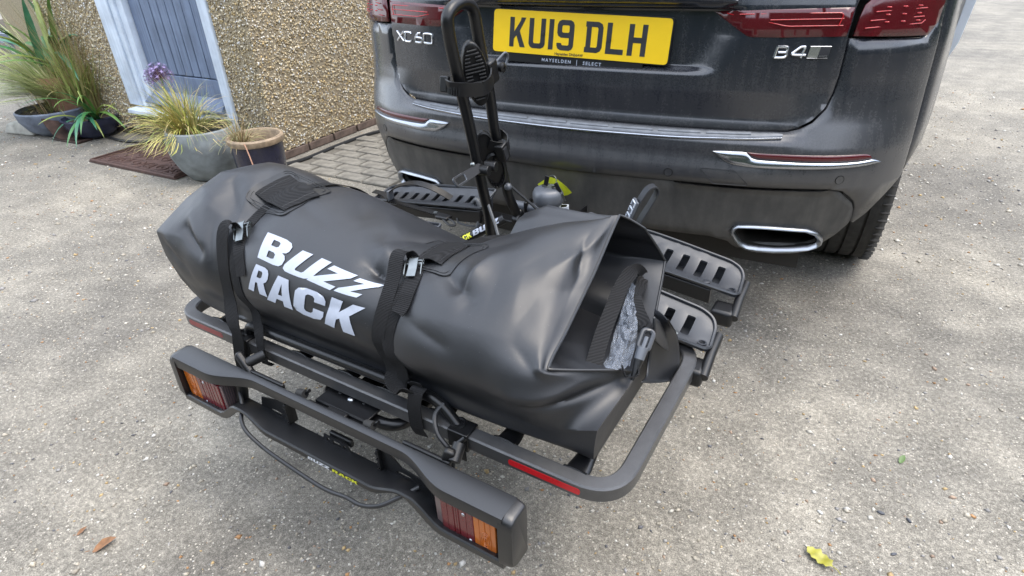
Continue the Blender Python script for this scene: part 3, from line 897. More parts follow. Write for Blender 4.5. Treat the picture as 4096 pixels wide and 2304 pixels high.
m, c = blades(1500, (0, 0, .1), .8, (.5, 1.5), (.03, .06), (.2, 1.4), [(.05, .1, .03), (.08, .13, .04), (.12, .15, .06)], 31, up=(.5, .95))
m.build('foliage', 'leaf_blade', hd, smooth=180, cols=c, kind='stuff')
MB().cyl((0, 0, 0), (0, 0, .6), .05, 8, .02).build('stem', 'soil', hd)

# added leaf screen, unseen behind and right of the camera, darkening camera-facing surfaces
m = MB(); hc = []
rgl = random.Random(44)
def blocker_leaf(p, q):
    d = Vector((rgl.uniform(-1, 1), rgl.uniform(-1, 1), rgl.uniform(-.6, 1))).normalized(); u = d.orthogonal().normalized(); w_ = d.cross(u)
    s_ = rgl.uniform(.07, .14)
    m.add([p - u * s_ * .5, p + w_ * s_ * .35, p + u * s_ * .6, p - w_ * s_ * .35], [(0, 1, 2, 3)])
    k = rgl.uniform(.6, 1.3); hc.extend([(.05 * k, .1 * k, .03 * k, 1)] * 4)
for k in range(9000):
    if k % 2: p = Vector((rgl.uniform(-8, 8), -5.2 + rgl.gauss(0, .22), rgl.uniform(0, 3.6) ** 1))
    else: p = Vector((7.6 + rgl.gauss(0, .22), rgl.uniform(-5.2, 15), rgl.uniform(0, 3.6)))
    blocker_leaf(p, 0)
for a, b in (((-8, -5.6, .05), (8, -5.35, 3.4)), ((7.75, -5.3, .05), (8.0, 15, 3.4))):
    n0 = len(m.v); m.box2(a, b); hc.extend([(.02, .035, .012, 1)] * 8)
tag(m.build('sky_blocker', 'leaf_blade', None, smooth=0, cols=hc), 'tall screen of green leaves added out of view to block low sky', 'sky_blocker', kind='stuff')

# litter
lf = thing('fallen_leaf', 'yellow spiky holly leaf lying on the concrete at lower right', 'leaf', (.832, -.662, .004), R(150))
lf.scale = (.85, .85, 1)
hl = [(-.036, 0), (-.03, .006), (-.026, .017), (-.018, .013), (-.008, .021), (.0, .0145), (.01, .021), (.018, .012), (.026, .014), (.034, .001), (.026, -.012), (.018, -.011), (.01, -.02), (0, -.0135), (-.008, -.019), (-.018, -.012), (-.027, -.015), (-.03, -.005)]
plain('leaf_yellow', (.3, .28, .035), .4, 0, .25, 60)
plain('leaf_brown', (.22, .11, .05), .7, 0, .4, 60)
vs, fs = cdt(hl, (), .006)
MB().add([(x, y, .004 + 6 * abs(y) * abs(y) + 2.2 * x * x + .0015 * math.sin(x * 200)) for x, y in vs], fs).build('blade', 'leaf_yellow', lf, smooth=180)
MB().tube([(-.036, 0, .006), (-.048, .001, .007), (-.058, .004, .005)], .0011, 6).build('stalk', 'leaf_yellow', lf)
def small_leaf(x, y, s, rz, mat, label):
    o = thing('fallen_leaf', label, 'leaf', (x, y, .004), rz)
    ol = [(-.5, 0), (-.3, .17), (0, .24), (.3, .15), (.5, 0), (.3, -.14), (0, -.22), (-.3, -.15)]
    vs, fs = cdt([(a * s, b * s) for a, b in ol], (), s * .12)
    MB().add([(a, b, .002 + 5 * b * b / s * s * 8 + .12 * s * math.sin(3 * a / s)) for a, b in vs], fs).build('blade', mat, o, smooth=180)
    MB().tube([(-.5 * s, 0, .003), (-.68 * s, .05 * s, .003)], .0008, 5).build('stalk', mat, o)
small_leaf(-.627, -1.294, .055, R(60), 'leaf_brown', 'curled brown leaf on the concrete at lower left')
small_leaf(-.712, -1.292, .026, R(80), 'leaf_brown', 'tiny brown leaf scrap left of the curled brown leaf')
small_leaf(.318, .251, .03, R(20), 'leaf_yellow', 'small yellow green leaf between the two right wheel trays')
small_leaf(1.006, -.28, .03, R(70), 'stem_green', 'small dark green leaf on the bare concrete at right')
def stone(x, y, s, asp, rz, mat, label):
    v, F = octa(1, np.array([s]), int(abs(x * 1000) + abs(y * 100)), (.3, .35))
    v = v[0]; v[:, 1] *= asp
    o = MB().add([(p[0], p[1], p[2] + s * .12) for p in v], [tuple(f) for f in F]).build('stone', mat, sub=2, smooth=180)
    o.location = (x, y, 0); o.rotation_euler = (0, 0, rz); tag(o, label, 'stone')
stone(.954, -.479, .017, .6, R(-20), 'flint_dark', 'dark pointed flint set in pale concrete, right of the holly leaf')
stone(1.01, -.475, .02, .5, R(-40), 'flint_dark', 'larger dark flint just right of the pointed flint')
stone(.828, -.532, .018, .4, R(-30), 'flint_pale', 'pale blue white flake above the yellow holly leaf')
stone(-.973, -1.011, .009, .7, R(20), 'plate_black', 'small black speck stone on the pale concrete at left')
stone(.975, -.585, .014, .8, R(10), 'flint_dark', 'mottled grey flint below the pointed dark flint')

# ================================================================== CAR
car = thing('car', 'dusty dark grey estate car seen from behind', 'car', (0, 0, 0))
PLAN = [(0, 0), (.15, .002), (.3, .009), (.45, .024), (.57, .045), (.67, .072), (.76, .115), (.83, .17), (.885, .25), (.925, .37), (.945, .52), (.951, .75), (.951, 1.2), (.951, 4.0)]
_P = [Vector((a, b, 0)) for a, b in PLAN]
_d = smooth_path([Vector((-.15, .002, 0))] + _P, 14)[14:]
DPX = np.array([p.x for p in _d]); DPY = np.array([p.y for p in _d])
DSS = np.r_[0, np.cumsum(np.hypot(np.diff(DPX), np.diff(DPY)))]
YCz, YCv = np.array([(.28, .12), (.32, .04), (.36, .0), (.42, -.014), (.50, -.024), (.553, -.034), (.556, -.042), (.60, -.046), (.637, -.034), (.66, -.034), (.678, -.031), (.70, .0), (.72, .02), (.80, .012), (.93, .018), (1.0, .025), (1.1, .05), (1.2, .10), (1.62, .42)]).T
YFz, YFv = np.array([(.28, .12), (.32, .04), (.36, .0), (.42, -.014), (.50, -.024), (.553, -.032), (.556, -.038), (.60, -.040), (.637, -.034), (.66, -.032), (.70, -.014), (.74, .004), (.80, .014), (.93, .018), (1.0, .025), (1.1, .05), (1.2, .10), (1.62, .42)]).T
WZz, WZv = np.array([(.28, .90), (.4, .965), (.55, 1.0), (.75, 1.0), (.9, .995), (1.0, .985), (1.1, .965), (1.2, .93), (1.62, .70)]).T
def sst(a, b, x):
    t = max(0.0, min(1.0, (x - a) / (b - a))); return t * t * (3 - 2 * t)
def car_base(s, z):
    a = abs(s)
    x = np.interp(a, DSS, DPX); y = np.interp(a, DSS, DPY)
    w_ = np.interp(z, WZz, WZv)
    f = sst(.52, .66, a)
    yc = np.interp(z, YCz, YCv) * (1 - f) + np.interp(z, YFz, YFv) * f
    k = 1 - max(0.0, min(1.0, (a - .7) / .6))
    half = .385 + .06 * max(0, min(1, (z - .834) / .1))
    pocket = (1 - sst(half - .10, half + .01, a)) * sst(.834, .856, z) * (1 - sst(.992, 1.002, z)) * .028
    return Vector((math.copysign(x * w_, s), y + yc * k + pocket, z))
def car_map(flip=1):
    def f(s, z, h):
        p = car_base(s, z)
        e = .002
        n = (car_base(s + e, z) - car_base(s - e, z)).cross(car_base(s, z + e) - car_base(s, z - e)).normalized()
        return p + n * (h - .012)
    return f
CMAP = car_map()
def strip(name, st, h, mat, parent=None, flip=0, rows=7):
    """moulding along the body: st = (s, z low, z high) stations, rounded across"""
    P_ = smooth_path([Vector(q) for q in st], 4); rings = []
    for p in P_:
        ring = []
        for k in range(rows):
            t = k / (rows - 1); e = 1 - abs(2 * t - 1) ** 4
            ring.append(CMAP(-p.x if flip else p.x, p.y + (p.z - p.y) * t, .012 + h * (.35 + .65 * e)))
        ring = [CMAP(-p.x if flip else p.x, p.y, .004)] + ring + [CMAP(-p.x if flip else p.x, p.z, .004)]
        rings.append(ring)
    return MB().loft(rings, False, False).build(name, mat, parent or car, smooth=65)
def mir(o): return [(-a, b) for a, b in reversed(o)]
def cplate(name, outline, h, mat, parent=None, res=.03, holes=(), lo=0.0, zrows=None, rnd=.003, **kw):
    """panel whose outer face lies h above the body surface"""
    m = plate(lambda s, z, q: CMAP(s, z, .012 + lo + q), outline, holes, h - lo, res, zrows, rnd, True)
    return m.build(name, mat, parent or car, smooth=180, **kw)
right = [(.30, .706), (.52, .706), (.583, .709), (.61, .717), (.636, .733), (.663, .766), (.674, .80), (.68, .842), (.684, .93), (.692, .993), (.712, 1.05), (.72, 1.12), (.70, 1.2), (.62, 1.58), (.56, 1.62)]
tg_out = [(0, .706)] + right + [(0, 1.62)] + mir(right)
zr = list(np.arange(.72, .83, .014)) + list(np.arange(.832, .86, .006)) + list(np.arange(.866, .99, .016)) + list(np.arange(.991, 1.004, .004)) + list(np.arange(1.03, 1.6, .06))
tailgate = cplate('tailgate', tg_out, .004, 'car_paint', res=(.0125, .02), lo=-.02, zrows=zr)
# bumper and rear quarter skin
rb = [(.321, .563), (.72, .562), (.757, .552), (.788, .531), (.812, .512), (.826, .491), (.836, .465), (.838, .444), (.845, .442), (.877, .467), (.942, .549), (.963, .575), (.963, 1.08), (.952, 1.08), (.945, 1.0), (.93, .95), (.897, .9205), (.8, .924), (.691, .927), (.686, .842), (.680, .80), (.669, .763), (.641, .728), (.613, .712), (.585, .7035), (.52, .701), (.3, .7)]
bump_out = [(0, .558)] + rb + [(0, .70)] + mir(rb)
zr = [.565, .585, .6, .61, .625, .637, .65, .66, .67, .678, .685, .692, .71, .72, .74, .76, .78, .8, .83, .86, .89, .92, .96, 1.0, 1.04]
bumper = cplate('bumper', bump_out, .004, 'car_paint', res=(.026, .02), lo=-.02, zrows=zr)
ex_o = [(.503, .412), (.506, .430), (.517, .441), (.55, .4435), (.60, .444), (.66, .4415), (.705, .438), (.74, .425), (.766, .402), (.775, .382), (.767, .368), (.745, .359), (.70, .3545), (.65, .353), (.60, .3545), (.565, .359), (.541, .369), (.52, .388)]
def scale_poly(o, dx):
    cx = sum(p[0] for p in o) / len(o); cy = sum(p[1] for p in o) / len(o)
    out = []
    n = len(o)
    for i in range(n):
        t = Vector((o[(i + 1) % n][0] - o[i - 1][0], o[(i + 1) % n][1] - o[i - 1][1])).normalized()
        nrm = Vector((t.y, -t.x))
        if nrm.dot(Vector((cx - o[i][0], cy - o[i][1]))) < 0: nrm = -nrm
        out.append((o[i][0] + nrm.x * dx, o[i][1] + nrm.y * dx))
    return out
ex_h = scale_poly(ex_o, .006)
rc = [(.243, .389), (.45, .388), (.507, .376), (.54, .352), (.60, .344), (.68, .344), (.746, .350), (.775, .362), (.79, .384), (.829, .436), (.8315, .444), (.829, .465), (.82, .489), (.806, .509), (.782, .526), (.755, .546), (.72, .556), (.321, .557)]
clad_out = [(0, .391)] + rc + [(0, .552)] + mir(rc)
cladding = cplate('lower_cladding', clad_out, .002, 'cladding', res=(.03, .02), holes=[ex_h, mir(ex_h)], lo=-.02)
for fl in (0, 1):
    mm = (lambda o: mir(o)) if fl else (lambda o: o)
    side = 'left' if fl else 'right'
    # exhaust tip: proud rounded ring with a deep throat
    oo = ex_o; n = len(oo)
    rings = []
    for dx, h in ((.004, -.03), (.0, .004), (.0025, .013), (.007, .015), (.0105, .011), (.0125, .0), (.0135, -.06), (.02, -.16)):
        q = scale_poly(oo, dx)
        if fl: q = [(-a, b) for a, b in q]
        rings.append([CMAP(a, b, .012) + Vector((0, -h, 0)) if h < 0 else CMAP(a, b, .012 + h) for a, b in q])
    ext = MB().loft(rings[:6], True, False).build('exhaust_tip', 'satin_silver', car, smooth=60)
    mi = MB().loft(rings[5:], True, False); mi.f.append(tuple(len(mi.v) - n + i for i in range(n)))
    mi.build('throat', 'exhaust_dark', ext, smooth=60)
    strip('chrome_trim', [(.412, .6535, .6555), (.425, .6405, .6562), (.44, .629, .6566), (.463, .6195, .6568), (.485, .6168, .6568), (.50, .6155, .654), (.512, .615, .644), (.525, .6145, .6385), (.56, .6142, .6368), (.60, .6145, .6357), (.639, .615, .635), (.681, .6158, .6346), (.73, .617, .634), (.777, .6187, .6345), (.80, .620, .6362), (.816, .622, .637), (.83, .6245, .633), (.839, .6265, .628)], .010, 'chrome', None, fl)
    strip('reflector', [(.499, .6550, .6562), (.506, .6490, .6562), (.518, .6425, .6560), (.53, .6392, .6557), (.56, .6375, .6555), (.60, .6364, .6552), (.66, .6354, .6547), (.72, .6348, .6541), (.775, .6352, .6534), (.795, .6362, .6522), (.806, .6372, .6485), (.812, .6385, .642)], .0065, 'tail_red', None, fl)
    inner = [(.365, .985), (.40, .989), (.50, .993), (.60, .995), (.688, .996), (.684, .96), (.678, .933), (.60, .932), (.52, .931), (.462, .931), (.45, .934)]
    lamp = cplate('tail_lamp', mm(inner), .008, 'tail_red', res=(.03, .015), rnd=.003)
    for ln in ([(.40, .983), (.535, .957), (.545, .956), (.665, .957)], [(.43, .982), (.665, .985), (.655, .957)], [(.50, .970), (.665, .972)]):
        if fl: ln = [(-a, b) for a, b in ln]
        MB().tube([CMAP(a, b, .0235) for a, b in round_path([(a, b, 0) for a, b in ln], .01, 3) for a, b in [(a, b)]] if False else [CMAP(p.x, p.y, .0235) for p in round_path([(a, b, 0) for a, b in ln], .012, 4)], .0013, 6).build('light_guide', 'tail_red_bright', lamp)
    outer = [(.695, .933), (.75, .931), (.82, .929), (.893, .926), (.926, .953), (.941, 1.0), (.946, 1.06), (.93, 1.12), (.86, 1.14), (.80, 1.08), (.75, 1.03), (.712, 1.0), (.704, .975)]
    lamp = cplate('tail_lamp', mm(outer), .010, 'tail_red', res=(.025, .015), rnd=.003)
    for ln in ([(.715, .950), (.855, .955), (.865, .962)], [(.725, .966), (.86, .970)], [(.735, .985), (.865, .988)]):
        if fl: ln = [(-a, b) for a, b in ln]
        MB().tube([CMAP(a, b, .0252) for a, b in ln], .0013, 6).build('light_guide', 'tail_red_bright', lamp)
    for k in range(3):
        for q in range(3):
            a, b = .765 + .04 * k, .962 + .016 * q
            if fl: a = -a
            MB().ball(CMAP(a, b, .0235), (.006, .002, .002), 5).build('led', 'tail_red_bright', lamp)
    # parking sensors
    for a, b in ((.303, .588), (.740, .588)):
        a = -a if fl else a
        p = CMAP(a, b, .0162); e = .002
        nrm = (car_base(a + e, b) - car_base(a - e, b)).cross(car_base(a, b + e) - car_base(a, b - e)).normalized()
        u = nrm.orthogonal().normalized(); w_ = nrm.cross(u)
        sn = MB().tube([p + (u * math.cos(t) + w_ * math.sin(t)) * .0115 for t in np.linspace(0, 2 * PI, 24, endpoint=False)], .0011, 5, True).build('sensor_ring', 'black_plastic', car)
        MB().loft([[p + nrm * .0006 + (u * math.cos(t) + w_ * math.sin(t)) * r_ for t in np.linspace(0, 2 * PI, 20, endpoint=False)] for r_ in (.0105, .002)], True, False).build('sensor_face', 'car_paint', sn)
    # flank
    sy = lambda y: float(np.interp(y, DPY, DSS))
    fo = [(.968, .45), (1.02, .40), (sy(4.0), .30), (sy(4.0), 1.06), (.968, 1.08)]
    def arch(yc, r_=.43): return [(sy(yc) + r_ * math.cos(t), .377 + r_ * math.sin(t)) for t in np.linspace(0, PI, 18)]
    fo = [(.968, .58), (1.03, .62)] + [(sy(.95) - .43 * math.cos(t), .377 + .43 * math.sin(t)) for t in np.linspace(.65, PI - .1, 16)] + [(sy(1.4), .30), (sy(3.3), .30)] + [(sy(3.8) - .43 * math.cos(t), .377 + .43 * math.sin(t)) for t in np.linspace(.1, 1.9, 10)] + [(sy(4.0), 1.0), (1.6, 1.08), (.968, 1.08)]
    cplate('flank_panel', mm(fo), .004, 'car_paint', res=(.12, .06), lo=-.02)
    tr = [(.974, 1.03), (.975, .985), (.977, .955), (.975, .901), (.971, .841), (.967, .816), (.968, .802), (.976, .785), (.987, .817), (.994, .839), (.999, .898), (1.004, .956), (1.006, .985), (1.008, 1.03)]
    MB().loft([[Vector(((-1 if fl else 1) * (x_ + dx), y_, z_)) for x_, z_ in tr] for y_, dx in ((.715, 0), (.75, .004), (.80, .004))]).build('sky_reflection_strip', 'side_silver', car, bevel=.002)  # pale solid strip standing in for the sky's reflection on the flank
    MB().loft([[Vector(((-1 if fl else 1) * x_, y_, z_)) for x_, z_ in ((.945, 1.03), (.945, .84), (.957, .818), (.968, .83), (.972, .9), (.973, 1.03))] for y_ in (.76, .80)]).build('strip_web', 'black_plastic', car, bevel=.002)
# step plate with pads and bright edge
st_ = [(.574, .690, .694), (.569, .6888, .6995), (.5, .6848, .6988), (.4, .6822, .6982), (.3, .6805, .6975), (.15, .6795, .6972), (0, .679, .697)]
step = strip('step_plate', [(-a, b, c) for a, b, c in st_] + [(a, b, c) for a, b, c in reversed(st_[:-1])], .007, 'step_metal')
se_ = [(.572, .6865, .6888), (.569, .685, .6884), (.5, .681, .6844), (.4, .6784, .6818), (.3, .6767, .6801), (.15, .6757, .6791), (0, .6752, .6786)]
strip('step_edge', [(-a, b, c) for a, b, c in se_] + [(a, b, c) for a, b, c in reversed(se_[:-1])], .011, 'chrome')
for k in range(8):
    a = -.5 + k * .1265
    q = lambda x: .684 + .0062 * (x / .55) ** 2
    strip('tread_pad', [(a + t * .112, q(a + t * .112), q(a + t * .112) + .0092) for t in (0, .25, .5, .75, 1)], .0095, 'step_metal', step)
# handle trim over the plate, tow eye cover
strip('handle_trim', [(-.42, 1.004, 1.012), (-.40, 1.0015, 1.022), (-.3, 1.0025, 1.034), (-.15, 1.004, 1.038), (0, 1.004, 1.04), (.15, 1.004, 1.038), (.3, 1.0025, 1.034), (.40, 1.0015, 1.022), (.42, 1.004, 1.012)], .022, 'car_paint')
cplate('rear_window', [(-.52, 1.16), (0, 1.155), (.52, 1.16), (.55, 1.2), (.5, 1.54), (0, 1.555), (-.5, 1.54), (-.55, 1.2)], .009, 'glass_dark', tailgate, res=(.06, .06))
tow = [(.385, .606), (.475, .606), (.515, .568), (.425, .566)]
MB().tube([CMAP(a, b, .0163) for a, b in inset_rounded(tow, .006)], .0008, 5, True).build('tow_eye_cover', 'plate_black', car)
# underbody, cabin, wheels
ub = MB(); ub.box2((-.68, .16, .26), (.68, 4.3, .60)); ub.box2((-.55, .10, .55), (.55, .6, 1.0)); ub.box2((-.7, .22, .55), (.7, .6, 1.0)); ub.build('underbody', 'exhaust_dark', car, smooth=0)
cab = []
for z_, hw, y0_, y1_ in ((1.05, .90, .12, 3.25), (1.12, .885, .14, 3.1), (1.45, .74, .40, 2.45), (1.58, .66, .52, 2.2), (1.63, .5, .8, 1.9)):
    cab.append([Vector(p) for p in ((-hw, y0_ + .1, z_), (-hw * .8, y0_, z_), (hw * .8, y0_, z_), (hw, y0_ + .1, z_), (hw, y1_ - .3, z_), (hw * .8, y1_, z_), (-hw * .8, y1_, z_), (-hw, y1_ - .3, z_))])
MB().loft(cab).build('cabin', 'car_paint', car, bevel=.02)
for sx in (-1, 1):
    MB().add([(sx * .885, .45, 1.14), (sx * .885, 2.6, 1.14), (sx * .765, 2.15, 1.43), (sx * .765, .62, 1.43)], [(0, 1, 2, 3)]).build('side_window', 'glass_dark', car)
MB().loft([[Vector((x_, y_, z_)) for x_, z_ in ((-.93, .45), (-.93, .95), (-.7, 1.03 - (y_ - 3.0) * .06), (.7, 1.03 - (y_ - 3.0) * .06), (.93, .95), (.93, .45))] for y_ in (3.0, 4.0, 4.45, 4.62)]).build('bonnet', 'car_paint', car, bevel=.04)
def wheel(cx, cy):
    w_ = sub_empty('wheel', car); w_.location = (cx, cy, .377)
    sgn = 1 if cx > 0 else -1
    prof = [(.24, -.105), (.30, -.117), (.35, -.112), (.368, -.098)]
    for k in range(4):
        x0 = -.092 + k * .0475
        prof += [(.3755, x0), (.377, x0 + .019), (.3755, x0 + .038)]
        if k < 3: prof += [(.366, x0 + .0385), (.366, x0 + .047)]
    prof += [(.368, .098), (.35, .112), (.30, .117), (.24, .105)]
    tm = MB().lathe((0, 0, 0), prof, 72, 'X')
    for k in range(72):
        a = 2 * PI * k / 72
        for x0 in (-.099, .092):
            c_ = Vector((x0 + .0035, .377 * math.cos(a), .377 * math.sin(a)))
            M_ = Matrix.Rotation(a, 3, 'X')
            tm.box(c_, (.028, .012, .0022), M_)
    tm.build('tyre', 'tyre_rubber', w_, smooth=35)
    rm = MB().lathe((0, 0, 0), [(.05, sgn * .06), (.2, sgn * .07), (.235, sgn * .1), (.243, sgn * .107), (.236, sgn * .09), (.22, -sgn * .1)], 40, 'X')
    for k in range(5):
        a = 2 * PI * k / 5
        rm.box((sgn * .07, .13 * math.cos(a), .13 * math.sin(a)), (.03, .2, .05), Matrix.Rotation(a, 3, 'X'))
    rm.build('rim', 'satin_silver', w_)
for cx in (-.826, .826):
    for cy in (.95, 3.8): wheel(cx, cy)

# number plate
PM = Matrix.Translation((-.0044, .0278, .9206)) @ Matrix.Rotation(.0163, 4, 'Z') @ Matrix.Rotation(.0313, 4, 'Y') @ Matrix.Rotation(-.1468, 4, 'X')
def pmap(x, z, h): return PM @ Vector((x, -h, z))
np_ = sub_empty('number_plate', car)
plate(lambda a, b, h: pmap(a, b, h - .012), inset_rounded([(-.2565, -.0585), (.2665, -.0585), (.2665, .061), (-.2565, .061)], .012), (), .0105, None).build('holder', 'black_plastic', np_, bevel=.0015)
plate(lambda a, b, h: pmap(a, b, h - .002), inset_rounded([(-.2535, -.0555), (.2635, -.0555), (.2635, .058), (-.2535, .058)], .011), (), .0022, None).build('plate_face', 'plate_yellow', np_, smooth=0)
plate(lambda a, b, h: pmap(a, b, h - .012), inset_rounded([(-.211, -.0795), (.198, -.0795), (.198, -.0575), (-.211, -.0575)], .006), (), .0098, None).build('dealer_strip', 'black_plastic', np_, bevel=.001)
S_ = .014
PLATE_CH = {
 'K': [([(0, 0), (.014, 0), (.014, .0215), (.0215, .031), (.034, 0), (.05, 0), (.0315, .043), (.0500, .079), (.0345, .079), (.0335, .071), (.014, .0405), (.014, .079), (0, .079)], [])],
 'U': [([(0, .079), (0, .012), (.004, .004), (.012, 0), (.038, 0), (.046, .004), (.05, .012), (.05, .079), (.036, .079), (.036, .016), (.033, .0135), (.017, .0135), (.014, .016), (.014, .079)], [])],
 '1': [([(0, 0), (.014, 0), (.014, .079), (0, .079)], [])],
 '9': [([(.0, .019), (0, .012), (.004, .004), (.012, 0), (.038, 0), (.046, .004), (.05, .012), (.05, .067), (.046, .075), (.038, .079), (.012, .079), (.004, .075), (0, .067), (0, .045), (.004, .037), (.012, .033), (.036, .033), (.036, .016), (.033, .0135), (.017, .0135), (.014, .016), (.014, .019)],
        [[(.014, .049), (.017, .0465), (.033, .0465), (.036, .049), (.036, .063), (.033, .0655), (.017, .0655), (.014, .063)]])],
 'D': [([(0, 0), (.036, 0), (.046, .005), (.05, .014), (.05, .065), (.046, .074), (.036, .079), (0, .079), (0, .0655), (.003, .0655), (.003, .0135), (0, .0135)],
        [[(.017, .0135), (.033, .0135), (.036, .017), (.036, .062), (.033, .0655), (.017, .0655)]])],
 'L': [([(0, 0), (.05, 0), (.05, .0135), (.014, .0135), (.014, .079), (0, .079)], [])],
 'H': [([(0, 0), (.014, 0), (.014, .0325), (.036, .0325), (.036, 0), (.05, 0), (.05, .079), (.036, .079), (.036, .0465), (.014, .0465), (.014, .079), (0, .079)], [])],
}
for ch, x0 in (('K', 0), ('U', .061), ('1', .122), ('9', .147), ('D', .230), ('L', .291), ('H', .352)):
    o, h = PLATE_CH[ch][0]
    plate(lambda a, b, q: pmap(a - .201 + x0, b - .0395, q), o, h, .0008, None).build('plate_character', 'plate_black', np_, smooth=0)
for x_, z_ in ((-.0965, .002), (.0985, -.003)):
    MB().cyl(pmap(x_, z_, 0), pmap(x_, z_, .004), .005, 12).build('screw_cap', 'plate_black', np_)
vs, fs = text_mesh('Hayselden DN56AW', .0098, 0, 1.0, 0, .0002)
MB().add([pmap(a - .015, b - .0495, .0008) for a, b, c in vs], fs).build('small_print', 'plate_black', np_, smooth=0)
for tx, cx in (('HAYSELDEN', -.0515), ('SELECT', .0555)):
    vs, fs = text_mesh(tx, .0125, 0, 1.42, 0, .00025)
    MB().add([pmap(a + cx, b - .069, -.0018) for a, b, c in vs], fs).build('dealer_name', 'print_white', np_, smooth=0)
MB().add([pmap(a, b, -.0018) for a, b in ((.0098, -.0775), (.0112, -.0775), (.0112, -.0615), (.0098, -.0615))], [(0, 1, 2, 3)]).build('divider', 'print_white', np_, smooth=0)
# chrome badges
def badge(paths, s0, z0, w_, h_, name):
    b = sub_empty(name, car)
    for cl, pth in paths:
        q = round_path([(a, c, 0) for a, c in pth], .13, 4, cl)
        MB().tube([CMAP(s0 + p.x * h_ * .0 + p.x * w_, z0 + p.y * h_, .0175) for p in q], .0032, 8, cl).build('letter_stroke', 'badge_chrome', b)
badge([(0, [(0, 1), (.2, 0)]), (0, [(.2, 1), (0, 0)]), (0, [(.41, .78), (.41, 1), (.24, 1), (.24, 0), (.41, 0), (.41, .22)]),
       (0, [(.70, 1), (.62, .95), (.54, .5), (.54, .0), (.72, .0), (.72, .52), (.56, .52)]), (1, [(.78, 0), (1, 0), (1, 1), (.78, 1)])], -.648, .8805, .160, .0285, 'model_badge')
bb = [(0, [(.02, 0), (.2, 0), (.245, .25), (.22, .5), (.245, .75), (.235, 1), (.06, 1)]), (0, [(.08, .5), (.22, .5)]), (0, [(.02, 0), (.06, 1)]), (0, [(.5, 0), (.56, 1), (.48, 1), (.30, .28), (.58, .28)])]
badge(bb, .518, .8845, .128, .0255, 'engine_badge')
eb = [o for o in bpy.data.objects if o.name.startswith('engine_badge')][0]
for a0, a1, mt in ((.596, .6195, 'badge_chrome'), (.6195, .643, 'plate_black')):
    plate(lambda a, b, q: CMAP(a, b, .016 + q), [(a0, .884), (a1, .884), (a1 + .005, .911), (a0 + .005, .911)], (), .003, .015).build('badge_block', mt, eb, smooth=0)
MB().tube([CMAP(a, b, .0185) for a, b in ((.596, .884), (.643, .884), (.648, .911), (.601, .911))], .001, 5, True).build('badge_frame', 'chrome', eb)
vs, fs = text_mesh('AWD', .0075, 0, 1.05)
MB().add([CMAP(.632 + a, .8885 + b, .0195) for a, b, c in vs], fs).build('badge_print', 'satin_silver', eb, smooth=0)

# ================================================================== BIKE CARRIER (local frame turned by CY)
CY = R(-5.39)
car_rack = thing('bike_carrier', 'black folding tow ball bike carrier mounted behind the car', 'bike carrier', (0, 0, 0), CY)
BC = car_rack
RX0, RX1, RY0, RY1 = -.578, .580, -.990, -.512
path = round_path([(RX0 + .014, RY0 + .014, .405), (RX1 - .014, RY0 + .014, .405), (RX1 - .014, RY1 - .014, .405), (RX0 + .014, RY1 - .014, .405)], [.066, .066, .092, .092], 10, True)
hw, hh, c_ = .0145, .0155, .003
prof = [(-hw + c_, -hh), (hw - c_, -hh), (hw, -hh + c_), (hw, hh - c_), (hw - c_, hh), (-hw + c_, hh), (-hw, hh - c_), (-hw, -hh + c_)]
plain('frame_black', (.11, .11, .112), .36, .6, .1, 40, .35, 900)
loop = MB().sweep(path, prof, (0, 0, 1), True).build('cargo_frame', 'frame_black', BC, smooth=31)
for xa, xb, mt in ((.378, .512, 'reflector_red'), (-.512, -.388, 'reflector_worn')):
    plate(lambda a, b, h: Vector((a, RY0 - h + .0002, b)), inset_rounded([(xa, .3985), (xb, .3985), (xb, .4115), (xa, .4115)], .006), (), .0012, None).build('reflector_strip', mt, loop, smooth=0)
for x in (-.433, -.161, -.025, .08, .211, .354, .49):
    rs = []
    for y_, a, b in ((-.965, .021, .006), (-.945, .021, .006), (-.90, .014, .014), (-.60, .014, .014), (-.545, .021, .006), (-.535, .021, .006)):
        rs.append([Vector((x + a * math.cos(t), y_, .408 + b * math.sin(t))) for t in np.linspace(0, 2 * PI, 14, endpoint=False)])
    rg_ = MB().loft(rs).build('rung', 'black_steel', BC)
    MB().tube([(x - .021, -.964, .418), (x - .008, -.962, .419), (x + .008, -.962, .419), (x + .021, -.964, .418)], .0035, 6).build('weld', 'black_steel', rg_)
# hoop rail above the rear bar
MB().tube(round_path([(-.318, -.968, .418), (-.311, -.966, .446), (.215, -.964, .452), (.262, -.972, .415)], .03, 6), .0105, 14).build('hoop_rail', 'black_steel', BC)
for x0 in (-.338, .252):
    sl = MB().box2((x0, -.9945, .3855), (x0 + .044, -.957, .4245)).box2((x0 + .014, -.9945, .360), (x0 + .038, -.9905, .386)).build('clamp_sleeve', 'black_steel', BC, bevel=.003)
    MB().tube([(x0 + .012 + .012 * math.cos(t), -.972 + .012 * math.sin(t), .425) for t in np.linspace(0, 2 * PI, 14, endpoint=False)], .003, 6, True).build('weld', 'black_steel', sl)
# bracket plate and tubes under the rear bar
MB().box2((-.058, -1.022, .379), (.078, -.93, .383)).box2((-.058, -1.025, .36), (.078, -1.0215, .383)).build('bracket_plate', 'black_steel', BC, bevel=.001)
for x, y, r_ in ((-.027, -.985, .004), (.006, -.989, .007), (.038, -.985, .004)):
    MB().ball((x, y, .3835), (r_, r_, r_ * .5), 6).build('rivet', 'satin_silver' if r_ > .005 else 'black_steel', BC)
MB().tube(round_path([(-.085, -.72, .358), (-.085, -.992, .358), (.128, -.992, .358), (.128, -.72, .358)], .05, 8), .0125, 14).build('pivot_tube', 'black_steel', BC)
MB().box2((-.028, -.93, .325), (.028, -.06, .378)).build('main_beam', 'black_steel', BC, bevel=.004)
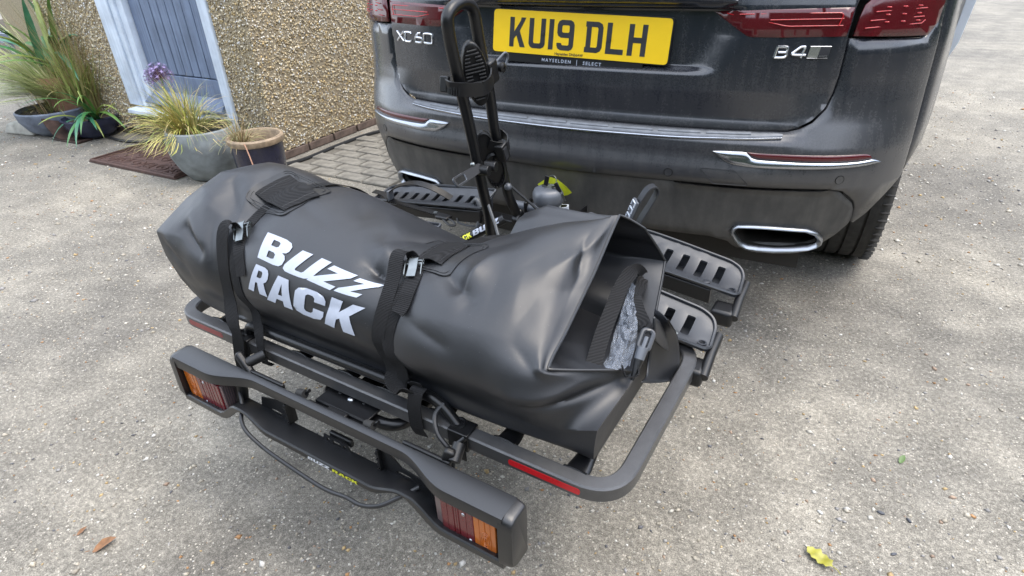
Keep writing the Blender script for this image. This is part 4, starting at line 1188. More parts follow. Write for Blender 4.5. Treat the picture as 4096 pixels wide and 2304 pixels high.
# cross beams
for yb in (-.18, -.485):
    MB().box2((-.50, yb - .022, .398), (.50, yb + .022, .432)).build('cross_beam', 'black_steel', BC, bevel=.004)
# wheel trays
def tray(sx, yn, yf, full):
    t = sub_empty('wheel_tray', BC)
    x0, x1 = .16, .588
    def tm(a, b, h):
        k = (b - yn) / (yf - yn); d = (a - .40) / .19
        z = .4535 - .030 * max(d, -1) * .85 + .030 * (k - .35) ** 2 - .004 + .012 * k
        return Vector((sx * a, b, z + h))
    out = [(x0, yn), (x1 - .004, yn), (x1 + .004, yn + .012), (x1 - .002, yf - .03), (x1 - .014, yf - .010), (x1 - .04, yf), (.40, yf + .006), (x0, yf + .006)]
    out = [(p.x, p.y) for p in round_path([(a, b, 0) for a, b in out], [.004, .012, .006, .02, .012, .02, .05, .004], 4, True)]
    holes = []
    for xc in (.225, .268, .312, .356, .40, .443, .487, .532):
        holes.append(inset_rounded([(xc - .009, yn + .026), (xc + .009, yn + .026), (xc + .009, yf - .022), (xc - .009, yf - .022)], .004, 3))
    hb = [[(.574 + .0055 * math.cos(q), yn + .018 + .0055 * math.sin(q)) for q in np.linspace(0, 2 * PI, 12, endpoint=False)]]
    m = plate(tm, out, holes + hb, .007, (.02, .012), rnd=.0015)
    m.build('tray_shell', 'tray_plastic', t, smooth=40)
    # raised outer rim
    rim = [tm(a, b, .0085) for a, b in out]
    MB().tube(rim, .0038, 6, True).build('rim_bead', 'tray_plastic', t)
    # deep channel under the slots
    vs = [tm(a, b, h) for a in (x0, .555) for b, h in ((yn + .016, -.001), (yn + .02, -.004), (yf - .016, -.034), (yf - .012, -.002))]
    MB().add(vs, [(0, 4, 5, 1), (1, 5, 6, 2), (2, 6, 7, 3), (0, 1, 2, 3), (4, 7, 6, 5)]).build('channel', 'tray_plastic', t, smooth=0)
    MB().add([tm(a, b, h) for a in (x0, .53) for b, h in ((yn - .002, -.002), (yn - .002, -.04), (yn + .012, -.04), (yn + .012, -.002))] , [(0, 4, 5, 1), (1, 5, 6, 2), (2, 6, 7, 3), (0, 1, 2, 3), (4, 7, 6, 5), (0, 3, 7, 4)]).build('support_arm', 'black_steel', t, bevel=.002)
    zc = tm(.575, yn, 0).z
    MB().box((sx * .572, yn - .028, zc - .034), (.052, .056, .04)).build('end_cap', 'black_plastic', t, bevel=.009, seg=3)
    MB().tube([(sx * .595, yf - .035, zc + .0), (sx * .596, yn + .01, zc - .008), (sx * .599, yn - .05, zc - .026)], .0105, 10).build('end_tube', 'black_plastic', t)
    p = tm(.574, yn + .018, .0075)
    MB().lathe(p, [(.0095, -.001), (.0095, .0015), (.0065, .0015), (.0055, -.004), (0, -.004)], 14).build('bolt', 'tray_plastic', t)
    p = tm(.515, yn + .014, .0075)
    MB().lathe(p, [(.009, -.001), (.009, .0018), (.005, .003), (0, .0034)], 12).build('bolt', 'zinc' if full else 'tray_plastic', t)
    return t
tray(1, -.322, -.212, 0)
tray(1, -.562, -.458, 1)
tray(-1, -.268, -.185, 0)
tray(-1, -.562, -.458, 0)
# upright hoop
XM = -.08
mp_ = [(-.331, .40), (-.337, .47), (-.343, .523), (-.370, .626), (-.397, .751), (-.435, .898), (-.457, 1.0), (-.446, 1.032), (-.402, 1.045), (-.360, 1.03), (-.346, .985), (-.338, .945), (-.308, .831), (-.290, .723), (-.255, .586), (-.231, .519), (-.205, .475), (-.186, .437)]
MB().tube(smooth_path([(XM, y_, z_) for y_, z_ in mp_], 5), .0142, 18).build('upright_hoop', 'black_steel', BC)
MB().box((XM, -.329, .415), (.05, .05, .06)).build('upright_foot', 'black_steel', BC, bevel=.012, seg=3)
MB().box((XM + .002, -.187, .440), (.026, .046, .05), Matrix.Rotation(R(40), 3, 'X')).build('pivot_lug', 'black_steel', BC, bevel=.008, seg=3)
MB().ball((XM + .018, -.186, .432), (.008, .010, .010), 6).build('pivot_bolt', 'black_plastic', BC)
MB().ball((XM + .016, -.262, .568), (.011, .011, .011), 7).build('stop_knob', 'grey_plastic', BC)
# upper jaw with ribbed pad, strap and buckle
ax = Vector((0, .235, -.97)).normalized()           # pad long axis follows the hoop leg
pn = Vector((.62, -.70, .18)); pn = (pn - ax * pn.dot(ax)).normalized(); sdv = ax.cross(pn)
def jaw(c, a, b, dep, name):
    j = sub_empty(name, BC)
    el = lambda k, h: [c + ax * (a * k * math.cos(t)) + sdv * (b * k * math.sin(t)) + pn * h for t in np.linspace(0, 2 * PI, 32, endpoint=False)]
    MB().loft([el(.86, -dep), el(1.0, -dep * .5), el(1.0, -.002), el(.95, .002), el(.84, .001)]).build('jaw_body', 'black_plastic', j, smooth=60)
    for k in range(-7, 8):
        t = k / 8; w_ = b * .84 * math.sqrt(max(.02, 1 - t * t)) * .92
        segs = [(-w_, w_)] if k not in (-5, -4, 0, 1, 5, 6) else [(-w_, -w_ * .3), (w_ * .35, w_)]
        for q0, q1 in segs:
            MB().tube([c + ax * (a * .86 * t) + sdv * q + pn * .0035 for q in (q0, (q0 + q1) / 2, q1)], .0026, 6).build('pad_rib', 'rubber', j)
    return j
uj = jaw(Vector((-.072, -.372, .886)), .079, .031, .032, 'frame_jaw')
MB().box((-.075, -.318, .885), (.044, .036, .056), Matrix.Rotation(R(14), 3, 'X')).build('jaw_block', 'black_plastic', uj, bevel=.005, seg=2)
sp = smooth_path([(-.105, -.452, .882), (-.075, -.474, .877), (-.048, -.458, .872), (-.028, -.41, .866), (-.035, -.365, .872), (-.052, -.332, .884)], 6)
MB().ribbon(sp, (0, .2, -1), .031, .004).build('jaw_strap', 'black_plastic', uj, smooth=60)
for k in range(9):
    q = sp[2 + k]
    MB().box((q.x + .0025, q.y - .0015, q.z), (.003, .003, .028), Matrix.Rotation(R(-11), 3, 'X')).build('strap_tooth', 'black_plastic', uj)
MB().box((-.098, -.462, .881), (.022, .014, .036), Matrix.Rotation(R(-12), 3, 'X'))  .build('strap_end', 'black_plastic', uj, bevel=.003)
MB().tube(round_path([(-.06, -.30, .905), (-.05, -.272, .925), (-.05, -.258, .912), (-.055, -.268, .89)], .01, 4), .0028, 8).build('wire_bail', 'grey_plastic', uj)
MB().lathe((-.052, -.290, .89), [(.011, -.004), (.012, .006), (.008, .009), (.003, .009)], 14, 'X').build('jaw_screw', 'black_plastic', uj)
# lower jaw with lever
lj = sub_empty('frame_jaw', BC)
for (dx, dy, dz, rr, th) in ((-.01, -.325, .69, .042, .014), (.0, -.300, .626, .044, .016)):
    c = Vector((XM + dx, dy, dz))
    el = lambda k, h: [c + ax * (rr * 1.25 * k * math.cos(t)) + sdv * (rr * .62 * k * math.sin(t)) + pn * h for t in np.linspace(0, 2 * PI, 24, endpoint=False)]
    MB().loft([el(.8, -th), el(1, -th * .4), el(1, th * .4), el(.9, th * .6), el(.82, th * .2)]).build('jaw_body', 'black_plastic', lj, smooth=50)
for k in range(7):
    a = -1.1 + .33 * k
    c = Vector((XM, -.300, .626)) + ax * (.055 * .82 * math.cos(a)) + sdv * (.027 * .8 * math.sin(a))
    MB().box(c + pn * .006, (.004, .008, .008)).build('jaw_tooth', 'black_plastic', lj)
for dy in (-.395, -.362):
    MB().cyl((XM + .012, dy, .660), (XM + .044, dy + .004, .660), .0135, 16).build('cam_knuckle', 'black_plastic', lj, bevel=.002)
MB().tube([(XM + .028, -.40, .66), (XM + .028, -.35, .66)], .005, 8).build('cam_pin', 'zinc', lj)
MB().ball((XM + .01, -.413, .678), .007, 6).build('lock_nut', 'zinc', lj)
lv0, lv1 = Vector((XM + .02, -.392, .668)), Vector((XM + .01, -.494, .656))
la = (lv1 - lv0).normalized(); lw = Vector((.58, -.72, .36)).cross(la).normalized(); ln = la.cross(lw); LL = (lv1 - lv0).length
plate(lambda a, b, h: lv0 + la * a + lw * b + ln * (h - .003), inset_rounded([(0, -.011), (LL, -.013), (LL, .013), (0, .011)], .010), [inset_rounded([(LL * .6, -.0085), (LL - .005, -.0085), (LL - .005, .0085), (LL * .6, .0085)], .006)], .006, None).build('lever', 'black_plastic', lj, bevel=.0012)
MB().tube([lv0 + la * a + lw * b for a, b in inset_rounded([(LL * .6, -.0105), (LL - .002, -.0105), (LL - .002, .0105), (LL * .6, .0105)], .007)], .0028, 6, True).build('lever_ring', 'grey_plastic', lj)
MB().ribbon(smooth_path([(XM + .004, -.328, .704), (XM + .028, -.31, .695), (XM + .036, -.29, .690), (XM + .02, -.258, .700), (XM - .005, -.245, .707), (XM - .02, -.262, .712)], 5), (0, .3, -1), .027, .003).build('jaw_strap', 'black_plastic', lj, smooth=60)
MB().box((XM + .028, -.302, .682), (.026, .030, .05), Matrix.Rotation(R(20), 3, 'X')).build('jaw_block', 'black_plastic', lj, bevel=.003)
MB().box((XM + .041, -.306, .680), (.004, .016, .034), Matrix.Rotation(R(20), 3, 'X')).build('block_slot', 'plate_black', lj)
# brace strut with sticker, cables
st0, st1 = Vector((-.10, -.235, .452)), Vector((-.205, -.34, .392))
strut = MB().tube([st0, st1], .0145, 14).build('brace_strut', 'black_steel', BC)
sa = (st1 - st0).normalized(); sn_ = Vector((.45, -.5, .75)); sn_ = (sn_ - sa * sn_.dot(sa)).normalized(); sw = sn_.cross(sa)
def smap(u, v_):
    ang = (v_ - .5) * 1.15
    return st0 + (st1 - st0) * u + (sn_ * math.cos(ang) - sw * math.sin(ang)) * .0149
word_mesh('BUZZ', lambda u, v_: smap(.62 - .5 * u * 1.05, v_), .2).build('printed_word', 'print_white', strut, smooth=0)
word_mesh('RACK', lambda u, v_: smap(1.0 - .34 * u, v_), .1).build('printed_word', 'print_yellow', strut, smooth=0)
MB().tube(smooth_path([(-.245, -.27, .44), (-.24, -.27, .425), (-.215, -.262, .418), (-.188, -.26, .42)], 6), .003, 8).build('cable_tie', 'cable_grey', BC)
MB().tube(smooth_path([(-.243, -.262, .43), (-.238, -.258, .452), (-.215, -.255, .474), (-.19, -.252, .484)], 6), .003, 8).build('cable_tie', 'cable_grey', BC)
MB().tube(smooth_path([(-.205, -.24, .484), (-.182, -.25, .503), (-.168, -.255, .483), (-.168, -.262, .45), (-.175, -.27, .415), (-.19, -.275, .37)], 7), .0068, 10).build('electric_cable', 'cable_grey', BC)
MB().tube([(-.08, -.232, .562), (-.02, -.21, .505), (.03, -.19, .452)], .0042, 8).build('thin_cable', 'cable_black', BC)
MB().tube([(-.07, -.355, .548), (-.04, -.372, .505), (.0, -.40, .44)], .0042, 8).build('thin_cable', 'cable_grey', BC)
# coupling at the tow ball
MB().tube([(-.15, -.105, .440), (.05, -.098, .440)], .0155, 16).build('coupling_tube', 'grey_plastic', BC)
for x in (-.095, -.035):
    MB().box((x, -.10, .441), (.012, .042, .044)).build('coupling_collar', 'black_plastic', BC, bevel=.004)
MB().lathe((-.008, -.128, 0), [(0, .30), (.028, .30), (.026, .40), (.022, .44), (.03, .466), (.036, .478), (0, .48)], 20).build('tow_ball_neck', 'black_steel', BC)
cap = sub_empty('lock_cap', BC)
rs = []
for z_, r_ in ((.474, .030), (.480, .040), (.494, .046), (.512, .046), (.524, .040), (.530, .030)):
    rs.append([Vector((-.008 + (r_ + .002 * math.cos(4 * t)) * math.cos(t), -.132 + (r_ + .002 * math.cos(4 * t)) * math.sin(t), z_)) for t in np.linspace(0, 2 * PI, 32, endpoint=False)])
MB().loft(rs).build('cap_shell', 'grey_plastic', cap, smooth=50)
for t in (.4, 2.7): MB().ball((-.008 + .018 * math.cos(t), -.132 + .018 * math.sin(t), .531), (.009, .009, .004), 6).build('cap_button', 'black_plastic', cap)
kn = sub_empty('tommy_knob', BC)
MB().lathe((.012, -.112, 0), [(0, .42), (.018, .425), (.019, .436), (.01, .440), (.009, .45), (0, .45)], 18).build('knob_stem', 'grey_plastic', kn)
kc = Vector((.010, -.108, .455)); kd = Vector((.9, .35, .12)).normalized(); kw = Vector((-.35, .9, .1)).normalized(); ku = kd.cross(kw)
plate(lambda a, b, h: kc + kd * a + kw * b + ku * h, inset_rounded([(-.036, -.008), (-.014, -.0125), (.014, -.0125), (.036, -.008), (.036, .008), (.014, .0125), (-.014, .0125), (-.036, .008)], .005), (), .010, None).build('knob_wing', 'side_silver', kn, bevel=.002)
for o_ in ([(-.031, -.006), (-.013, -.009), (-.013, .009), (-.031, .006)], [(.031, -.006), (.013, -.009), (.013, .009), (.031, .006)], [(.009 * math.cos(t), .009 * math.sin(t)) for t in np.linspace(0, 2 * PI, 14, endpoint=False)]):
    plate(lambda a, b, h: kc + kd * a + kw * b + ku * (.0102 + h), o_, (), .0004, None).build('knob_recess', 'black_plastic', kn, smooth=0)
MB().box2((.03, -.115, .40), (.075, -.045, .425)).box2((.036, -.125, .425), (.072, -.12, .452)).box2((.072, -.125, .40), (.078, -.04, .455)).build('coupling_bracket', 'black_steel', BC, bevel=.003)
# strap loops on trays
la_ = sub_empty('wheel_strap', BC)
MB().ribbon(smooth_path([(-.506, -.275, .450), (-.498, -.27, .482), (-.455, -.265, .508), (-.40, -.26, .521), (-.351, -.25, .513), (-.318, -.235, .494), (-.292, -.22, .472)], 6), (0, 1, .25), .022, .003).build('strap_band', 'black_plastic', la_, smooth=60)
MB().ribbon(smooth_path([(-.61, -.235, .448), (-.56, -.245, .452), (-.509, -.267, .450), (-.455, -.279, .450), (-.334, -.285, .450), (-.277, -.3, .450)], 6), (0, 1, .2), .018, .003).build('toothed_tail', 'black_plastic', la_, smooth=60)
MB().box((-.502, -.272, .468), (.008, .026, .034)).build('strap_buckle', 'grey_plastic', la_, bevel=.003)
for k in range(26):
    t = k / 25; q = Vector((-.505 + .225 * t, -.281 - .02 * t - .006, .452))
    MB().box(q, (.0035, .005, .004)).build('strap_tooth', 'black_plastic', la_)
MB().tube(round_path([(-.285, -.302, .452), (-.225, -.315, .452), (-.205, -.33, .448), (-.222, -.336, .446), (-.26, -.318, .45)], .012, 4), .0035, 8).build('buckle_lever', 'black_plastic', la_)
MB().box((-.268, -.305, .452), (.045, .03, .012)).build('buckle_body', 'black_plastic', la_, bevel=.004)
MB().lathe((-.300, -.30, .458), [(0, .004), (.006, .003), (.007, 0)], 10).build('bolt', 'zinc', la_)
rs_ = sub_empty('wheel_strap', BC)
MB().ribbon(smooth_path([(.285, -.262, .50), (.300, -.262, .555), (.318, -.258, .602), (.333, -.25, .629), (.346, -.238, .632), (.347, -.228, .612), (.332, -.232, .575), (.312, -.24, .53), (.298, -.245, .48)], 6), (.55, -.62, .0), .024, .003).build('strap_band', 'tray_plastic', rs_, smooth=60)
bx = Vector((.302, -.268, .572)); bt = Vector((.033, .008, .1)).normalized(); bw_ = Vector((.6, -.75, -.14)); bw_ = (bw_ - bt * bw_.dot(bt)).normalized(); bn = bt.cross(bw_)
MB().box((0, 0, 0), (.029, .007, .058), Matrix((bw_, bn, bt)).transposed()).build('ladder_buckle', 'grey_plastic', rs_, bevel=.002).location = bx
for k in range(3):
    for q in (-1, 1):
        o = MB().tube([(q * .010, 0, -.006), (q * .010, 0, .006), (-q * .002, 0, .006)], .002, 6).build('buckle_rung', 'side_silver', rs_)
        o.matrix_local = Matrix.Translation(bx + bt * (-.018 + .018 * k) + bn * (.0045 if bn.y < 0 else -.0045)) @ Matrix((bw_, bn, bt)).transposed().to_4x4()

# yellow tag and keys hanging on the lock cap
CYM = Matrix.Rotation(CY, 4, 'Z')
tg = thing('key_tag', 'yellow plastic tag behind the grey lock cap', 'tag', (0, 0, 0), CY)
vs, fs = cdt([(-.072, .512), (-.018, .553), (.004, .545), (.045, .505), (.028, .492), (-.035, .468)], (), .012)
MB().add([(a, -.082 - .35 * (b - .5) + .006 * math.sin(60 * a), b) for a, b in vs], fs).build('tag_sheet', 'tag_yellow', tg, smooth=180)
ky = thing('key_ring', 'small keys on a ring atop the grey lock cap', 'keys', (0, 0, 0), CY)
MB().tube([(.003 + .014 * math.cos(t), -.128 + .004 * math.sin(t), .552 + .014 * math.sin(t)) for t in np.linspace(0, 2 * PI, 20, endpoint=False)], .0012, 6, True).build('ring', 'zinc', ky)
for (x0, z0, x1, z1) in ((-.008, .566, -.014, .538), (.012, .562, .04, .512)):
    MB().box(((x0 + x1) / 2, -.136, (z0 + z1) / 2), (.014, .004, .03), Matrix.Rotation(math.atan2(x0 - x1, z0 - z1), 3, 'Y')).build('key_head', 'black_plastic', ky, bevel=.0015)
    MB().box((x1 + (x1 - x0) * .2, -.136, z1 - .002), (.005, .002, .024), Matrix.Rotation(math.atan2(x0 - x1, z0 - z1), 3, 'Y')).build('key_blade', 'zinc', ky)

# ================================================================== LIGHT BOARD
LB = thing('light_board', 'black trailer light board with lamps, hanging behind the cargo frame', 'light board', (0, 0, 0), CY)
def ss(a, b, x): return sst(a, b, x)
def board_sections():
    up, lo = [], []
    xs = sorted(set(list(np.linspace(-.428, .428, 61))))
    for x in xs:
        a = abs(x)
        e = ss(.195, .315, a)                       # 0 in the middle, 1 at the lamp ends
        yf = -1.060 - .034 * e                       # front (rearmost) face
        zt = .400; zb = .3725 - .002 * e
        yb = -1.043
        r_ = .0055
        up.append([Vector((x, yb, zb + .002)), Vector((x, yb, zt - .002)), Vector((x, yb - .002, zt)), Vector((x, yf + r_, zt)), Vector((x, yf + r_ * .3, zt - r_ * .3)), Vector((x, yf, zt - r_)), Vector((x, yf, zb + .004)), Vector((x, yf + .004, zb)), Vector((x, yb - .004, zb))])
        e2 = ss(.14, .215, a); e3 = ss(.25, .40, a)
        zf0 = .320 + .020 * e2 - .042 * ss(.235, .305, a)        # front top edge
        zf1 = .303 + .028 * e2 - .052 * ss(.215, .30, a)         # front bottom edge
        yfr = -1.1002 + .004 * e2 * (1 - e3) + .004 * e3
        zr = .3125 + .006 * e2 - .036 * ss(.26, .30, a)
        lo.append([Vector((x, yb - .004, zr - .022)), Vector((x, yb - .004, zr)), Vector((x, yb - .010, zr + .001)), Vector((x, yfr + .012, zf0 + .0005 - .002)), Vector((x, yfr + .003, zf0)), Vector((x, yfr, zf0 - .003)), Vector((x, yfr, zf1 + .003)), Vector((x, yfr + .003, zf1)), Vector((x, yfr + .02, zf1 + .002))])
    return xs, up, lo
bxs, bup, blo = board_sections()
MB().loft(bup).build('upper_bar', 'board_plastic', LB, smooth=38)
MB().loft(blo).build('lower_panel', 'board_plastic', LB, smooth=38)
for sx in (-1, 1):
    # rounded outer end of the housing
    prof_yz = round_path([(0, -1.043, .4), (0, -1.0955, .4), (0, -1.0985, .282), (0, -1.043, .275)], [.006, .020, .022, .006], 6, True)
    rs = []
    for x, k in ((.41, 1), (.421, 1), (.430, .992), (.438, .965), (.4435, .925), (.446, .87)):
        cyz = Vector((0, -1.072, .339))
        rs.append([Vector((sx * x, 0, 0)) + Vector((0, cyz.y + (p.y - cyz.y) * k, cyz.z + (p.z - cyz.z) * k)) for p in prof_yz])
    m = MB()
    n = len(prof_yz)
    m.loft(rs[1:])
    m.build('end_cap', 'board_plastic', LB, smooth=45)
    lamp = sub_empty('rear_lamp', LB)
    # housing box behind the lenses
    MB().box2((sx * .300, -1.082, .284), (sx * .428, -1.046, .372)).build('lamp_body', 'black_plastic', lamp, bevel=.002)
    z0, z1, yl = .2865, .3645, -1.0865
    cols_ = [(.300, .326, 'lens_red'), (.3265, .3365, 'lens_red'), (.337, .366, 'lens_red'), (.3665, .389, 'lens_amber'), (.3895, .410, 'lens_amber')]
    if sx < 0: cols_ = [(.294, .318, 'lens_red'), (.3185, .338, 'lens_red'), (.3385, .372, 'lens_red'), (.3725, .394, 'lens_amber'), (.3945, .416, 'lens_amber')]
    for a0, a1, mt in cols_:
        MB().box2((sx * a0, yl, z0), (sx * a1, -1.080, z1)).build('lamp_lens', mt, lamp, bevel=.0014)
        for q in range(1):
            xg = a0 + (a1 - a0) * .5
            MB().box2((sx * (xg - .0005), yl - .0007, z0 + .002), (sx * (xg + .0005), yl + .001, z1 - .002)).build('lens_rib', mt, lamp, smooth=0)
    ca_ = (cols_[-1][0] + cols_[-2][1]) / 2
    for r_ in (.005, .009, .013):
        MB().tube([(sx * (ca_ + r_ * .9 * math.cos(t)), yl - .0005, .318 + r_ * 1.4 * math.sin(t)) for t in np.linspace(0, 2 * PI, 24, endpoint=False)], .0006, 5, True).build('lens_ring', 'lens_amber', lamp)
    for xs_, zs_ in ((.347, .354), (.358, .296)):
        MB().lathe((sx * xs_, yl - .0012, zs_), [(0, .0), (.0028, .0), (.0036, .0012)], 12, 'Y').build('lens_screw', 'satin_silver', lamp)
    # clear side window towards the middle
    MB().box2((sx * .286, -1.0835, z0 + .004), (sx * .2995, -1.052, z1 - .002)).build('side_lens', 'lens_clear', lamp, bevel=.001)
    for q in range(5):
        MB().box2((sx * .2852, -1.080 + .005 * q, z0 + .006), (sx * .2862, -1.0785 + .005 * q, z1 - .004)).build('lens_rib', 'plate_black', lamp, smooth=0)
    MB().tube(smooth_path([(sx * .262, -1.05, .372), (sx * .266, -1.052, .34), (sx * .272, -1.056, .305)], 4), .013, 10).build('cable_duct', 'black_plastic', LB)
# rear bracket tabs seen through the opening
for sx, x0 in ((1, .135), (-1, -.115)):
    br = sub_empty('plate_bracket', LB)
    MB().box2((x0 - .006, -1.058, .312), (x0, -1.036, .366)).build('rib', 'black_plastic', br, bevel=.001)
    for k in range(4): MB().box((x0 - .0035, -1.0595, .32 + .013 * k), (.005, .003, .003), Matrix.Rotation(R(40 if k % 2 else -40), 3, 'Y')).build('rib_web', 'black_plastic', br)
    plate(lambda a, b, h: Vector((a, -1.046 - h, b)), [(x0, .312), (x0 + sx * .10, .310), (x0 + sx * .10, .330), (x0 + sx * .045, .338), (x0 + sx * .03, .352), (x0 + sx * .012, .364), (x0, .366)] if sx > 0 else [(x0, .366), (x0 - .012, .364), (x0 - .09, .345), (x0 - .10, .31), (x0, .312)], [[(x0 + sx * (.05 + .02 * math.cos(t)), .3215 + .004 * math.sin(t)) for t in np.linspace(0, 2 * PI, 14, endpoint=False)]], .003, None).build('tab', 'black_plastic', br, smooth=0)
br = sub_empty('plate_bracket', LB)
plate(lambda a, b, h: Vector((a, -1.050 - h, b)), [(-.03, .305), (.06, .305), (.05, .318), (.044, .331), (-.018, .331), (-.022, .32)], [[(-.012, .318), (-.004, .318), (-.004, .326), (-.012, .326)], [(.004, .316), (.026, .316), (.026, .326), (.004, .326)], [(.033, .318), (.040, .318), (.040, .325), (.033, .325)]], .003, None).build('tab', 'black_plastic', br, smooth=0)
MB().box2((-.012, -1.046, .318), (.048, -1.036, .335)).build('rib', 'black_plastic', br, bevel=.003)
for x0, x1 in ((-.235, -.13), (.185, .29)):
    MB().box2((x0, -1.0425, .385), (x1, -1.034, .4015)).build('back_rail', 'black_plastic', LB, bevel=.003)
# hinge screws between bracket plate and board
for x in (-.085, .098):
    MB().cyl((x - .008, -1.033, .392), (x + .012, -1.033, .396), .009, 14).build('rubber_bush', 'rubber', LB)
    MB().cyl((x + .010, -1.031, .396), (x + .022, -1.028, .406), .0035, 8).build('hinge_screw', 'black_steel', LB)
MB().box2((-.075, -1.040, .370), (.092, -1.0245, .3765)).build('hinge_bar', 'black_steel', LB, bevel=.001)
MB().box2((-.015, -1.037, .377), (.035, -1.024, .386)).build('bulb_holder', 'black_plastic', LB, bevel=.002)
# fixing knobs
k1 = sub_empty('fixing_knob', LB)
MB().cyl((-.246, -1.032, .409), (-.226, -1.0, .418), .0115, 16).build('knob_shaft', 'black_plastic', k1)
kk = MB().box((0, 0, 0), (.021, .017, .060)).build('knob_wing', 'black_plastic', k1, bevel=.006, seg=3)
kk.location = (-.250, -1.036, .4065); kk.rotation_euler = (0, R(-46), R(-8))
k2 = sub_empty('fixing_knob', LB)
MB().cyl((.286, -1.012, .417), (.297, -1.0, .428), .005, 10).build('knob_screw', 'black_steel', k2)
MB().cyl((.296, -1.035, .402), (.29, -1.008, .418), .0115, 14).build('knob_shaft', 'black_plastic', k2)
kk = MB().box((0, 0, 0), (.021, .016, .042)).build('knob_wing', 'black_plastic', k2, bevel=.006, seg=3)
kk.location = (.282, -1.032, .405); kk.rotation_euler = (R(10), R(20), R(20))
# lettering on the front face
def lbmap(x0, x1, z0, z1): return lambda u, v_: Vector((x0 + (x1 - x0) * u, -1.1008, z0 + (z1 - z0) * v_))
plain('board_print', (.75, .78, .84), .5)
word_mesh('BUZZ', lbmap(-.0165, .0415, .3075, .3155), .15).build('printed_word', 'board_print', LB, smooth=0)
word_mesh('RACK', lbmap(.0495, .1155, .3075, .3155), .12).build('printed_word', 'print_yellow', LB, smooth=0)
# wiring loop hanging in front
MB().tube(smooth_path([(-.262, -1.06, .345), (-.240, -1.075, .330), (-.215, -1.100, .316), (-.185, -1.112, .305), (-.135, -1.115, .288), (-.08, -1.118, .283), (-.02, -1.120, .278), (.03, -1.122, .277), (.06, -1.122, .279), (.10, -1.122, .288), (.14, -1.122, .290), (.18, -1.115, .305), (.21, -1.095, .323), (.235, -1.065, .335)], 8), .0042, 10).build('wiring', 'cable_black', LB)
# cable from the right knob up to the hoop
MB().tube(smooth_path([(.275, -1.02, .345), (.272, -1.01, .385), (.240, -1.005, .415), (.222, -.985, .436), (.228, -.965, .45)], 6), .0048, 8).build('wiring', 'cable_black', LB)

